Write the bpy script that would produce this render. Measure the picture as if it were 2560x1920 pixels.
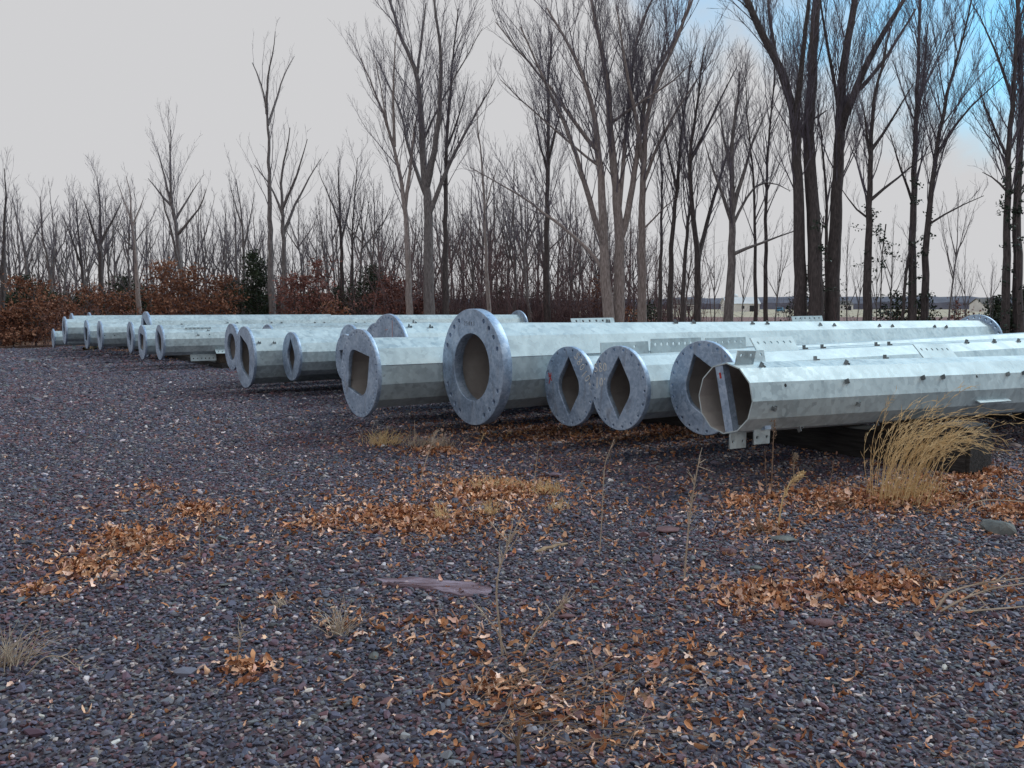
import bpy, bmesh, math, random
import numpy as np
from mathutils import Vector, Matrix, noise as mnoise

for o in list(bpy.data.objects):
    bpy.data.objects.remove(o)
scene = bpy.context.scene
COL = scene.collection
R = math.radians

# ------------------------------------------------------------------ camera
W, H, F = 2560.0, 1920.0, 2217.0
CAM_Z, HORIZON = 1.6, 760.0
PITCH = math.atan((H / 2 - HORIZON) / F)
cam = bpy.data.cameras.new('camera')
cam.sensor_width = 36.0
cam.lens = F / W * 36.0
cam.clip_start, cam.clip_end = 0.05, 9000.0
camo = bpy.data.objects.new('camera', cam)
COL.objects.link(camo)
camo.location = (0, 0, CAM_Z)
camo.rotation_euler = (math.pi / 2 - PITCH, 0, 0)
scene.camera = camo

# ------------------------------------------------------------------ world
SUN_DIR = Vector((0.62, 0.36, 0.70)).normalized()      # towards the sun, behind and right of the poles
SKY_TINT = (0.26, 1.35, 1.62, 1)                       # clear sky colour of this photograph
world = bpy.data.worlds.new('World')
scene.world = world
world.use_nodes = True
nt = world.node_tree
nt.nodes.clear()
wo = nt.nodes.new('ShaderNodeOutputWorld')
bg = nt.nodes.new('ShaderNodeBackground')
bg.inputs['Strength'].default_value = 0.1
sky = nt.nodes.new('ShaderNodeTexSky')
sky.sky_type = 'NISHITA'
sky.sun_disc = False
sky.sun_elevation = math.asin(SUN_DIR.z)
sky.sun_rotation = math.atan2(SUN_DIR.x, SUN_DIR.y)
sky.air_density, sky.dust_density, sky.ozone_density = 1.0, 0.6, 1.6
tc = nt.nodes.new('ShaderNodeTexCoord')
dot = nt.nodes.new('ShaderNodeVectorMath'); dot.operation = 'DOT_PRODUCT'
g = Vector((0.45, 0.45, 0.77)).normalized()             # the clear part of the sky
dot.inputs[1].default_value = g
nt.links.new(tc.outputs['Generated'], dot.inputs[0])
nz = nt.nodes.new('ShaderNodeTexNoise')
nz.inputs['Scale'].default_value = 7.0
nz.inputs['Detail'].default_value = 8.0
nt.links.new(tc.outputs['Generated'], nz.inputs['Vector'])
mad = nt.nodes.new('ShaderNodeMath'); mad.operation = 'MULTIPLY_ADD'
mad.inputs[1].default_value = 0.30
nt.links.new(nz.outputs['Fac'], mad.inputs[0])
nt.links.new(dot.outputs['Value'], mad.inputs[2])
mr = nt.nodes.new('ShaderNodeMapRange'); mr.interpolation_type = 'SMOOTHSTEP'
mr.inputs['From Min'].default_value = 0.845
mr.inputs['From Max'].default_value = 1.03
mr.inputs['To Min'].default_value = 0.0
mr.inputs['To Max'].default_value = 0.95
nt.links.new(mad.outputs[0], mr.inputs['Value'])
mix = nt.nodes.new('ShaderNodeMix'); mix.data_type = 'RGBA'
mix.inputs['A'].default_value = (4.72, 4.72, 4.82, 1)     # thin bright cloud veil
nt.links.new(mr.outputs['Result'], mix.inputs['Factor'])
deep = nt.nodes.new('ShaderNodeMix'); deep.data_type = 'RGBA'; deep.blend_type = 'MULTIPLY'
deep.inputs['Factor'].default_value = 1.0
deep.inputs['B'].default_value = SKY_TINT
nt.links.new(sky.outputs['Color'], deep.inputs['A'])
nt.links.new(deep.outputs['Result'], mix.inputs['B'])
nt.links.new(mix.outputs['Result'], bg.inputs['Color'])
nt.links.new(bg.outputs[0], wo.inputs['Surface'])

sun = bpy.data.lights.new('sun', 'SUN')
sun.energy = 1.5
sun.angle = R(22)
sun.color = (1.0, 0.95, 0.88)
suno = bpy.data.objects.new('sun', sun)
COL.objects.link(suno)
suno.rotation_euler = (-SUN_DIR).to_track_quat('-Z', 'Y').to_euler()
suno.location = (20, 10, 40)

scene.render.engine = 'CYCLES'
vs = scene.view_settings
vs.view_transform = 'Standard'
vs.look = 'None'
vs.exposure = 0.42
vs.gamma = 1.0

# ------------------------------------------------------------------ helpers
cp, sp = math.cos(PITCH), math.sin(PITCH)
CAM = Vector((0, 0, CAM_Z))


def ray(px, py):
    u, v = (px - W / 2) / F, (H / 2 - py) / F
    return Vector((u, cp + v * sp, -sp + v * cp))


def at(px, py, Y):
    d = ray(px, py)
    return CAM + d * (Y / d.y)


def ground(px, py, z=0.0):
    d = ray(px, py)
    return CAM + d * ((z - CAM_Z) / d.z)


def proj(p):
    d = Vector(p) - CAM
    zc = d.y * cp - d.z * sp
    return W / 2 + F * d.x / zc, H / 2 - F * (d.y * sp + d.z * cp) / zc


def tag(o, label=None, cat=None, group=None, kind=None):
    if label: o['label'] = label
    if cat: o['category'] = cat
    if group: o['group'] = group
    if kind: o['kind'] = kind
    return o


def link(name, data, parent=None):
    o = bpy.data.objects.new(name, data)
    COL.objects.link(o)
    if parent: o.parent = parent
    return o


def empty(name, loc=(0, 0, 0), rot=None):
    o = link(name, None)
    o.empty_display_size = 0.2
    o.location = loc
    if rot is not None: o.rotation_euler = rot
    return o


class MB:
    """collects vertices and faces for one mesh"""
    def __init__(s):
        s.v, s.f, s.n, s.m = [], [], 0, []

    def add(s, verts, faces, mi=0):
        verts = np.asarray(verts, dtype=np.float32).reshape(-1, 3)
        o = s.n
        s.v.append(verts)
        s.f.extend([tuple(i + o for i in f) for f in faces])
        s.m.extend([mi] * len(faces))
        s.n += len(verts)

    def box(s, c, size, rot=None, mi=0):
        x, y, z = size[0] / 2, size[1] / 2, size[2] / 2
        vs_ = [Vector((a * x, b * y, d * z)) for a in (-1, 1) for b in (-1, 1) for d in (-1, 1)]
        if rot is not None: vs_ = [rot @ v for v in vs_]
        vs_ = [v + Vector(c) for v in vs_]
        s.add(vs_, [(0, 1, 3, 2), (4, 6, 7, 5), (0, 4, 5, 1), (2, 3, 7, 6), (0, 2, 6, 4), (1, 5, 7, 3)], mi)

    def tube(s, pts, rad, n=5, cap=True):
        pts = np.asarray(pts, dtype=np.float64)
        m = len(pts)
        d = np.empty_like(pts)
        d[1:-1] = pts[2:] - pts[:-2]
        d[0], d[-1] = pts[1] - pts[0], pts[-1] - pts[-2]
        d /= np.linalg.norm(d, axis=1)[:, None] + 1e-9
        ref = np.array([0.31, 0.87, 0.1]) if abs(d[0][1]) < 0.8 else np.array([0.9, 0.1, 0.2])
        a = np.cross(d, ref); a /= np.linalg.norm(a, axis=1)[:, None] + 1e-9
        b = np.cross(d, a)
        th = np.arange(n) * 2 * math.pi / n
        rad = np.asarray(rad, dtype=np.float64).reshape(-1, 1, 1)
        V = pts[:, None, :] + rad * (a[:, None, :] * np.cos(th)[None, :, None] + b[:, None, :] * np.sin(th)[None, :, None])
        fs = []
        for i in range(m - 1):
            for j in range(n):
                k = (j + 1) % n
                fs.append((i * n + j, i * n + k, (i + 1) * n + k, (i + 1) * n + j))
        if cap: fs.append(tuple(range((m - 1) * n, m * n)))
        s.add(V.reshape(-1, 3), fs)

    def mesh(s, name, mats=(), smooth=False):
        me = bpy.data.meshes.new(name)
        v = np.concatenate(s.v) if s.v else np.zeros((0, 3))
        me.vertices.add(len(v))
        me.vertices.foreach_set('co', v.astype(np.float32).ravel())
        cnt = np.fromiter((len(f) for f in s.f), dtype=np.int32, count=len(s.f))
        idx = np.fromiter((i for f in s.f for i in f), dtype=np.int32, count=int(cnt.sum()))
        me.loops.add(len(idx))
        me.loops.foreach_set('vertex_index', idx)
        me.polygons.add(len(cnt))
        st = np.concatenate([[0], np.cumsum(cnt)[:-1]]).astype(np.int32) if len(cnt) else cnt
        me.polygons.foreach_set('loop_start', st)
        for m_ in mats: me.materials.append(m_)
        if any(s.m): me.polygons.foreach_set('material_index', np.array(s.m, dtype=np.int32))
        me.polygons.foreach_set('use_smooth', np.full(len(cnt), smooth))
        me.update(calc_edges=True)
        me.validate()
        return me

    def build(s, name, mats, parent=None, smooth=False):
        return link(name, s.mesh(name, mats, smooth), parent)


# ------------------------------------------------------------------ materials
def new_mat(name):
    m = bpy.data.materials.new(name)
    m.use_nodes = True
    t = m.node_tree
    b = t.nodes['Principled BSDF']
    return m, t, b


def nd(t, typ, **kw):
    n = t.nodes.new(typ)
    for k, v in kw.items():
        if k.startswith('i_'):
            key = k[2:].replace('_', ' ')
            n.inputs[key].default_value = v
        else:
            setattr(n, k, v)
    return n


def ramp(t, fac, stops):
    r = t.nodes.new('ShaderNodeValToRGB')
    e = r.color_ramp.elements
    while len(e) < len(stops): e.new(0.5)
    for i, (p, c) in enumerate(stops):
        e[i].position = p
        e[i].color = (*c, 1)
    t.links.new(fac, r.inputs['Fac'])
    return r


def noise_mat(name, stops, scale=4.0, detail=6.0, rough=0.85, bump=0.0, bscale=None, metallic=0.0, stretch=(1, 1, 1), spec=0.3):
    m, t, b = new_mat(name)
    c = nd(t, 'ShaderNodeTexCoord')
    mp = nd(t, 'ShaderNodeMapping')
    mp.inputs['Scale'].default_value = stretch
    t.links.new(c.outputs['Object'], mp.inputs['Vector'])
    n = nd(t, 'ShaderNodeTexNoise', i_Scale=scale, i_Detail=detail, i_Roughness=0.6)
    t.links.new(mp.outputs[0], n.inputs['Vector'])
    r = ramp(t, n.outputs['Fac'], stops)
    t.links.new(r.outputs['Color'], b.inputs['Base Color'])
    b.inputs['Roughness'].default_value = rough
    b.inputs['Metallic'].default_value = metallic
    b.inputs['Specular IOR Level'].default_value = spec
    if bump:
        n2 = nd(t, 'ShaderNodeTexNoise', i_Scale=bscale or scale * 3, i_Detail=5.0)
        t.links.new(mp.outputs[0], n2.inputs['Vector'])
        bp = nd(t, 'ShaderNodeBump', i_Strength=bump, i_Distance=0.02)
        t.links.new(n2.outputs['Fac'], bp.inputs['Height'])
        t.links.new(bp.outputs[0], b.inputs['Normal'])
    return m


def galv(name, lo, mid, hi, metallic=0.55, rough=(0.38, 0.6), spangle=19.0, stain=0.0, patch=2.2):
    """hot-dip galvanised steel: spangle cells, cloudy patches, dull stains"""
    m, t, b = new_mat(name)
    c = nd(t, 'ShaderNodeTexCoord')
    oi = nd(t, 'ShaderNodeObjectInfo')
    add = nd(t, 'ShaderNodeVectorMath', operation='MULTIPLY_ADD')
    t.links.new(oi.outputs['Random'], add.inputs[0])
    add.inputs[1].default_value = (37, 19, 53)
    t.links.new(c.outputs['Object'], add.inputs[2])
    V = add.outputs[0]
    vo = nd(t, 'ShaderNodeTexVoronoi', i_Scale=spangle)
    wn = nd(t, 'ShaderNodeTexNoise', i_Scale=spangle * 0.6, i_Detail=3.0)
    t.links.new(V, wn.inputs['Vector'])
    wv = nd(t, 'ShaderNodeVectorMath', operation='MULTIPLY_ADD')
    t.links.new(wn.outputs['Color'], wv.inputs[0]); wv.inputs[1].default_value = (0.05,) * 3
    t.links.new(V, wv.inputs[2])
    t.links.new(wv.outputs[0], vo.inputs['Vector'])
    bw = nd(t, 'ShaderNodeRGBToBW'); t.links.new(vo.outputs['Color'], bw.inputs[0])
    n1 = nd(t, 'ShaderNodeTexNoise', i_Scale=patch, i_Detail=7.0, i_Roughness=0.62, i_Distortion=0.6)
    t.links.new(V, n1.inputs['Vector'])
    mx = nd(t, 'ShaderNodeMath', operation='MULTIPLY_ADD')
    t.links.new(bw.outputs[0], mx.inputs[0]); mx.inputs[1].default_value = 0.36
    t.links.new(n1.outputs['Fac'], mx.inputs[2])
    rp = ramp(t, mx.outputs[0], [(0.44, lo), (0.66, mid), (0.90, hi)])
    col = rp.outputs['Color']
    if stain:
        n3 = nd(t, 'ShaderNodeTexNoise', i_Scale=3.1, i_Detail=5.0, i_Distortion=1.2)
        mp = nd(t, 'ShaderNodeMapping'); mp.inputs['Scale'].default_value = (1, 2.2, 0.7)
        t.links.new(V, mp.inputs['Vector']); t.links.new(mp.outputs[0], n3.inputs['Vector'])
        r3 = ramp(t, n3.outputs['Fac'], [(0.56, (0, 0, 0)), (0.74, (1, 1, 1))])
        fm = nd(t, 'ShaderNodeMath', operation='MULTIPLY'); fm.inputs[1].default_value = stain
        t.links.new(r3.outputs['Color'], fm.inputs[0])
        ms = nd(t, 'ShaderNodeMix', data_type='RGBA')
        t.links.new(fm.outputs[0], ms.inputs['Factor']); t.links.new(col, ms.inputs['A'])
        ms.inputs['B'].default_value = (0.17, 0.15, 0.15, 1)
        col = ms.outputs['Result']
    t.links.new(col, b.inputs['Base Color'])
    b.inputs['Metallic'].default_value = metallic
    rr = nd(t, 'ShaderNodeMapRange')
    rr.inputs['To Min'].default_value, rr.inputs['To Max'].default_value = rough
    t.links.new(bw.outputs[0], rr.inputs['Value'])
    t.links.new(rr.outputs[0], b.inputs['Roughness'])
    bp = nd(t, 'ShaderNodeBump', i_Strength=0.12, i_Distance=0.004)
    t.links.new(mx.outputs[0], bp.inputs['Height'])
    t.links.new(bp.outputs[0], b.inputs['Normal'])
    return m


def inst_mat(name, rough=0.8, spec=0.3, attr='tint', vary=0.25, transl=0.0, scale=60.0):
    """colour carried by each scattered piece, with fine grain"""
    m, t, b = new_mat(name)
    a = nd(t, 'ShaderNodeAttribute', attribute_type='INSTANCER', attribute_name=attr)
    c = nd(t, 'ShaderNodeTexCoord')
    n = nd(t, 'ShaderNodeTexNoise', i_Scale=scale, i_Detail=3.0)
    t.links.new(c.outputs['Object'], n.inputs['Vector'])
    mr_ = nd(t, 'ShaderNodeMapRange')
    mr_.inputs['To Min'].default_value, mr_.inputs['To Max'].default_value = 1 - vary, 1 + vary
    t.links.new(n.outputs['Fac'], mr_.inputs['Value'])
    mu = nd(t, 'ShaderNodeVectorMath', operation='SCALE')
    t.links.new(a.outputs['Color'], mu.inputs[0]); t.links.new(mr_.outputs[0], mu.inputs['Scale'])
    t.links.new(mu.outputs[0], b.inputs['Base Color'])
    b.inputs['Roughness'].default_value = rough
    b.inputs['Specular IOR Level'].default_value = spec
    return m


M = {}
M['galv'] = galv('galvanised_steel', (0.32, 0.39, 0.42), (0.45, 0.54, 0.57), (0.56, 0.66, 0.69), metallic=0.28, rough=(0.5, 0.72))
M['flange'] = galv('flange_steel', (0.22, 0.29, 0.40), (0.32, 0.42, 0.56), (0.48, 0.58, 0.71), metallic=0.5, rough=(0.42, 0.6), spangle=40, stain=0.5, patch=4.5)
M['inner'] = noise_mat('dull_inner_steel', [(0.3, (0.351, 0.314, 0.303)), (0.6, (0.515, 0.484, 0.459)), (0.8, (0.643, 0.629, 0.605))], scale=2.5, rough=0.6, metallic=0.25)
M['lug'] = galv('shaded_lug_steel', (0.10, 0.11, 0.12), (0.17, 0.19, 0.20), (0.32, 0.35, 0.36), metallic=0.4)  # steel darkened in colour to stand in for the lugs' shadowed faces
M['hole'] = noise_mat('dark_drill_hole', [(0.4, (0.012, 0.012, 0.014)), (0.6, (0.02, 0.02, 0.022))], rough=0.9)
M['chalk'] = noise_mat('chalk', [(0.35, (0.62, 0.60, 0.52)), (0.6, (0.82, 0.80, 0.72))], scale=90, rough=0.95)
M['redpaint'] = noise_mat('red_marking_paint', [(0.35, (0.33, 0.03, 0.03)), (0.6, (0.5, 0.06, 0.05))], scale=60, rough=0.8)
M['faintred'] = noise_mat('faint_red_marking', [(0.35, (0.40, 0.26, 0.27)), (0.6, (0.45, 0.33, 0.36))], scale=60, rough=0.8)
M['stamp'] = noise_mat('stamped_digits', [(0.35, (0.11, 0.12, 0.15)), (0.6, (0.17, 0.19, 0.23))], scale=60, rough=0.7, metallic=0.3)
M['timber'] = noise_mat('weathered_timber', [(0.3, (0.018, 0.016, 0.016)), (0.55, (0.045, 0.042, 0.042)), (0.8, (0.085, 0.08, 0.078))], scale=5, stretch=(6, 0.5, 6), rough=0.9, bump=0.6, bscale=14)
M['board'] = noise_mat('packing_timber', [(0.3, (0.05, 0.04, 0.032)), (0.7, (0.12, 0.095, 0.075))], scale=6, stretch=(5, 0.6, 5), rough=0.9, bump=0.5, bscale=16)
M['barkgrey'] = noise_mat('grey_bark', [(0.3, (0.094, 0.081, 0.080)), (0.52, (0.195, 0.175, 0.175)), (0.75, (0.329, 0.295, 0.292))], scale=7, stretch=(3.5, 3.5, 0.7), rough=0.92, bump=1.0, bscale=11)
M['barkdark'] = noise_mat('dark_bark', [(0.3, (0.047, 0.041, 0.042)), (0.55, (0.103, 0.087, 0.087)), (0.78, (0.174, 0.148, 0.145))], scale=7, stretch=(3.5, 3.5, 0.7), rough=0.92, bump=1.0, bscale=11)
M['barkpale'] = noise_mat('pale_bark', [(0.3, (0.164, 0.133, 0.122)), (0.52, (0.299, 0.250, 0.237)), (0.75, (0.463, 0.400, 0.386))], scale=7, stretch=(3.5, 3.5, 0.7), rough=0.92, bump=0.8, bscale=11)
M['twig'] = noise_mat('twig_bark', [(0.35, (0.094, 0.081, 0.100)), (0.65, (0.205, 0.181, 0.217))], scale=3, rough=0.9)
M['brush'] = noise_mat('reddish_brush', [(0.35, (0.084, 0.050, 0.054)), (0.65, (0.192, 0.120, 0.120))], scale=2, rough=0.9)
M['cedar'] = noise_mat('cedar_foliage', [(0.3, (0.018, 0.028, 0.016)), (0.6, (0.04, 0.055, 0.03)), (0.8, (0.07, 0.085, 0.05))], scale=1.6, rough=0.8)
M['ivy'] = noise_mat('ivy_leaf', [(0.3, (0.02, 0.035, 0.025)), (0.7, (0.05, 0.07, 0.05))], scale=3, rough=0.6)
M['oakleaf'] = noise_mat('dry_oak_leaf', [(0.28, (0.083, 0.034, 0.024)), (0.5, (0.220, 0.096, 0.057)), (0.72, (0.396, 0.201, 0.120))], scale=1.7, detail=9, rough=0.75)
M['redleaf'] = noise_mat('dry_red_leaf', [(0.28, (0.084, 0.033, 0.029)), (0.5, (0.204, 0.084, 0.068)), (0.72, (0.360, 0.184, 0.143))], scale=1.7, detail=9, rough=0.75)
M['straw'] = noise_mat('straw', [(0.3, (0.46, 0.30, 0.14)), (0.55, (0.70, 0.51, 0.27)), (0.8, (0.82, 0.68, 0.46))], scale=34, rough=0.7)
M['palestraw'] = noise_mat('pale_dry_stem', [(0.3, (0.33, 0.25, 0.18)), (0.7, (0.58, 0.48, 0.38))], scale=9, rough=0.8)
M['drystem'] = noise_mat('brown_dry_stem', [(0.3, (0.16, 0.10, 0.07)), (0.7, (0.34, 0.24, 0.17))], scale=9, rough=0.85)
M['pebble'] = inst_mat('pebble_stone', rough=0.62, spec=0.35, vary=0.3, scale=90)
M['litter'] = inst_mat('dead_leaf', rough=0.75, vary=0.35, scale=45)
M['redrock'] = noise_mat('red_shale', [(0.3, (0.094, 0.053, 0.056)), (0.55, (0.163, 0.090, 0.094)), (0.8, (0.237, 0.150, 0.156))], scale=9, rough=0.85, bump=0.5, bscale=22)
M['greyrock'] = noise_mat('grey_stone', [(0.3, (0.06, 0.065, 0.068)), (0.55, (0.13, 0.135, 0.13)), (0.8, (0.24, 0.24, 0.22))], scale=8, rough=0.85, bump=0.5, bscale=20)
M['slabrock'] = noise_mat('purple_slate', [(0.3, (0.10, 0.06, 0.068)), (0.5, (0.17, 0.115, 0.135)), (0.7, (0.32, 0.26, 0.32))], scale=5, stretch=(0.6, 2.5, 1), rough=0.85, bump=1.0, bscale=26)
M['driftwood'] = noise_mat('bare_stick', [(0.3, (0.22, 0.14, 0.08)), (0.7, (0.45, 0.33, 0.22))], scale=12, stretch=(1, 1, 6), rough=0.85)
M['whitewall'] = noise_mat('white_siding', [(0.3, (0.62, 0.62, 0.62)), (0.7, (0.8, 0.8, 0.8))], scale=0.4, rough=0.8)
M['roof'] = noise_mat('pale_metal_roof', [(0.3, (0.5, 0.52, 0.55)), (0.7, (0.68, 0.7, 0.72))], scale=0.4, rough=0.6)
M['darkroof'] = noise_mat('dark_shingle_roof', [(0.3, (0.08, 0.075, 0.075)), (0.7, (0.14, 0.13, 0.13))], scale=0.6, rough=0.85)
M['window'] = noise_mat('dark_window', [(0.4, (0.02, 0.022, 0.028)), (0.6, (0.035, 0.04, 0.05))], rough=0.2)
M['carpaint'] = noise_mat('blue_car_paint', [(0.4, (0.05, 0.16, 0.24)), (0.6, (0.06, 0.18, 0.27))], rough=0.35)
M['tyre'] = noise_mat('tyre_rubber', [(0.4, (0.015, 0.015, 0.015)), (0.6, (0.025, 0.025, 0.025))], rough=0.85)
M['wood_far'] = noise_mat('far_winter_wood', [(0.3, (0.06, 0.06, 0.085)), (0.55, (0.10, 0.10, 0.13)), (0.8, (0.15, 0.145, 0.17))], scale=0.12, rough=0.95)


def ground_mat(name, kind):
    m, t, b = new_mat(name)
    c = nd(t, 'ShaderNodeTexCoord')
    P = c.outputs['Object']
    if kind == 'gravel':
        vo = nd(t, 'ShaderNodeTexVoronoi', i_Scale=24.0)
        t.links.new(P, vo.inputs['Vector'])
        bw = nd(t, 'ShaderNodeSeparateColor'); t.links.new(vo.outputs['Color'], bw.inputs[0])
        r1 = ramp(t, bw.outputs[0], [(0.0, (0.062, 0.058, 0.072)), (0.45, (0.095, 0.084, 0.096)), (0.7, (0.105, 0.07, 0.078)),
                                     (0.86, (0.12, 0.12, 0.125)), (0.93, (0.26, 0.22, 0.20)), (1.0, (0.36, 0.34, 0.33))])
        n = nd(t, 'ShaderNodeTexNoise', i_Scale=0.35, i_Detail=4.0); t.links.new(P, n.inputs['Vector'])
        r2 = ramp(t, n.outputs['Fac'], [(0.35, (0.75, 0.75, 0.78)), (0.65, (1.1, 1.05, 1.05))])
        mu = nd(t, 'ShaderNodeMix', data_type='RGBA', blend_type='MULTIPLY'); mu.inputs['Factor'].default_value = 1
        t.links.new(r1.outputs[0], mu.inputs['A']); t.links.new(r2.outputs[0], mu.inputs['B'])
        t.links.new(mu.outputs['Result'], b.inputs['Base Color'])
        bp = nd(t, 'ShaderNodeBump', i_Strength=1.0, i_Distance=0.02, invert=True)
        t.links.new(vo.outputs['Distance'], bp.inputs['Height']); t.links.new(bp.outputs[0], b.inputs['Normal'])
    else:
        stops, sc = {'floor': ([(0.3, (0.09, 0.045, 0.03)), (0.55, (0.17, 0.09, 0.06)), (0.75, (0.26, 0.16, 0.11))], 3.0),
                     'red': ([(0.3, (0.15, 0.085, 0.075)), (0.6, (0.21, 0.12, 0.11)), (0.8, (0.27, 0.17, 0.15))], 0.35),
                     'tan': ([(0.3, (0.33, 0.28, 0.20)), (0.6, (0.43, 0.37, 0.27)), (0.8, (0.5, 0.45, 0.36))], 0.06)}[kind]
        n = nd(t, 'ShaderNodeTexNoise', i_Scale=sc, i_Detail=8.0); t.links.new(P, n.inputs['Vector'])
        r1 = ramp(t, n.outputs['Fac'], stops)
        t.links.new(r1.outputs[0], b.inputs['Base Color'])
        bp = nd(t, 'ShaderNodeBump', i_Strength=0.6, i_Distance=0.05)
        t.links.new(n.outputs['Fac'], bp.inputs['Height']); t.links.new(bp.outputs[0], b.inputs['Normal'])
    b.inputs['Roughness'].default_value = 0.9
    b.inputs['Specular IOR Level'].default_value = 0.25
    return m


# ------------------------------------------------------------------ ground and far setting
def gz(Y):
    """the land falls away gently beyond the wood"""
    return -0.0037 * max(0.0, Y - 55.0)


def sheet(name, pts, z, mat):
    me = bpy.data.meshes.new(name)
    me.from_pydata([(x, y, z + gz(y)) for x, y in pts], [], [tuple(range(len(pts)))])
    me.materials.append(mat)
    o = link(name, me)
    o['kind'] = 'structure'
    return o


def strip(name, x0, x1, ylist, z, mat):
    me = bpy.data.meshes.new(name)
    V = [(x, y, z + gz(y)) for y in ylist for x in (x0, x1)]
    me.from_pydata(V, [], [(2 * i, 2 * i + 1, 2 * i + 3, 2 * i + 2) for i in range(len(ylist) - 1)])
    me.materials.append(mat)
    o = link(name, me)
    o['kind'] = 'structure'


strip('ground', -3500, 3500, (-600, 55, 3500), -0.016, ground_mat('dry_grassland', 'tan'))
strip('field', -40, 500, (52, 55, 128), -0.011, ground_mat('ploughed_red_field', 'red'))
sheet('woodland_floor', [(-120, 31.5), (-18, 32.5), (-12, 36), (0, 36), (6, 27), (60, 24), (60, 54.9), (-120, 54.9)], -0.006, ground_mat('leafy_woodland_floor', 'floor'))
sheet('gravel_yard', [(-120, -20), (60, -20), (60, 24), (30, 25.5), (6, 27), (0, 35), (-8, 36.5), (-12, 36), (-18, 32.5), (-120, 31.5)], 0.0, ground_mat('gravel', 'gravel'))


def hills():
    rng = random.Random(5)
    mb = MB()
    n = 240
    rows = [(600, 0.0, 0), (604, 0.55, 1), (625, 0.85, 1), (660, 1.0, 1), (760, 0.95, 1), (1000, 0.0, 0)]
    V = []
    for (y, k, j) in rows:
        for i in range(n + 1):
            x = -900 + 2300 * i / n
            h = 8.6 + 2.4 * mnoise.noise((x * 0.004, y * 0.002, 1.3)) + 1.3 * mnoise.noise((x * 0.02, y * 0.01, 4.0)) + 1.1 * rng.uniform(-1, 1)
            V.append((x, y + (rng.uniform(-2, 2) if j else 0), gz(y) - 0.5 + h * k))
    fs = []
    for r in range(len(rows) - 1):
        for i in range(n):
            a = r * (n + 1) + i
            fs.append((a, a + 1, a + n + 2, a + n + 1))
    mb.add(V, fs)
    mb.build('hills', [M['wood_far']])['kind'] = 'structure'


hills()

# ------------------------------------------------------------------ steel poles
def curve_plate(name, outer, holes, thick, mats, bevel=0.004):
    """flat plate with real openings; outline in (h, v), front at x=0, viewer's right = +h"""
    cu = bpy.data.curves.new(name, 'CURVE')
    cu.dimensions = '2D'
    cu.fill_mode = 'BOTH'
    cu.extrude = thick / 2 - bevel
    cu.bevel_depth = bevel
    cu.bevel_resolution = 1
    cu.offset = -bevel
    for lp in [outer] + holes:
        s = cu.splines.new('POLY')
        s.points.add(len(lp) - 1)
        for p, (a, b) in zip(s.points, lp): p.co = (a, b, 0, 1)
        s.use_cyclic_u = True
    tmp = bpy.data.objects.new('tmp', cu)
    COL.objects.link(tmp)
    dg = bpy.context.evaluated_depsgraph_get()
    dg.update()
    me = bpy.data.meshes.new_from_object(tmp.evaluated_get(dg))
    bpy.data.objects.remove(tmp)
    bpy.data.curves.remove(cu)
    me.name = name
    co = np.empty(len(me.vertices) * 3, dtype=np.float32)
    me.vertices.foreach_get('co', co)
    co = co.reshape(-1, 3)
    new = np.stack([thick / 2 - co[:, 2], -co[:, 0], co[:, 1]], axis=1)
    me.vertices.foreach_set('co', new.ravel())
    me.materials.clear()
    for m_ in mats: me.materials.append(m_)
    me.polygons.foreach_set('material_index', np.zeros(len(me.polygons), dtype=np.int32))
    me.update()
    return me


def circ(r, n=48, c=(0, 0), ph=0):
    return [(c[0] + r * math.cos(ph + 2 * math.pi * i / n), c[1] + r * math.sin(ph + 2 * math.pi * i / n)) for i in range(n)]


def rounded(pts, n=7):
    """polygon whose corners carry a rounding length"""
    out = []
    m = len(pts)
    for i, (x, y, r) in enumerate(pts):
        p = Vector((x, y))
        if r <= 0:
            out.append((x, y)); continue
        a = (Vector(pts[i - 1][:2]) - p); b = (Vector(pts[(i + 1) % m][:2]) - p)
        a = p + a.normalized() * min(r, a.length * 0.48); b = p + b.normalized() * min(r, b.length * 0.48)
        for k in range(n):
            t_ = k / (n - 1)
            q = a * (1 - t_) ** 2 + p * 2 * t_ * (1 - t_) + b * t_ ** 2
            out.append((q.x, q.y))
    return out


def rot2(pts, deg):
    c, s = math.cos(R(deg)), math.sin(R(deg))
    return [(x * c - y * s, x * s + y * c) for x, y in pts]


def lens(rc, h, n=11):
    """pointed oval: a round middle with straight runs drawn out into two sharp ends"""
    ph = math.acos(rc / h)
    q = [(rc * math.sin(ph + (math.pi - 2 * ph) * i / (n - 1)), rc * math.cos(ph + (math.pi - 2 * ph) * i / (n - 1))) for i in range(n)]
    return [(0, h)] + q + [(0, -h)] + [(-x, -y) for x, y in q]


LENS = lens(0.42, 0.75)
HOLES = {
    'lens': LENS,
    'lens_tilt': rot2(lens(0.50, 0.80), 28),
    'lens_tilt2': rot2(lens(0.50, 0.76), 22),
    'square': rounded([(-0.50, 0.56, 0.34), (0.56, 0.40, 0), (0.40, -0.40, 0.3), (0.05, -0.52, 0), (-0.66, -0.36, 0)]),
    'square2': rounded([(-0.56, 0.30, 0), (0.40, 0.36, 0.3), (0.56, -0.30, 0), (0.1, -0.52, 0.2), (-0.40, -0.36, 0.3)]),
    'round': circ(0.58, 40),
    'none': None,
}

POLES = {}
s_az = 56.0


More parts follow.
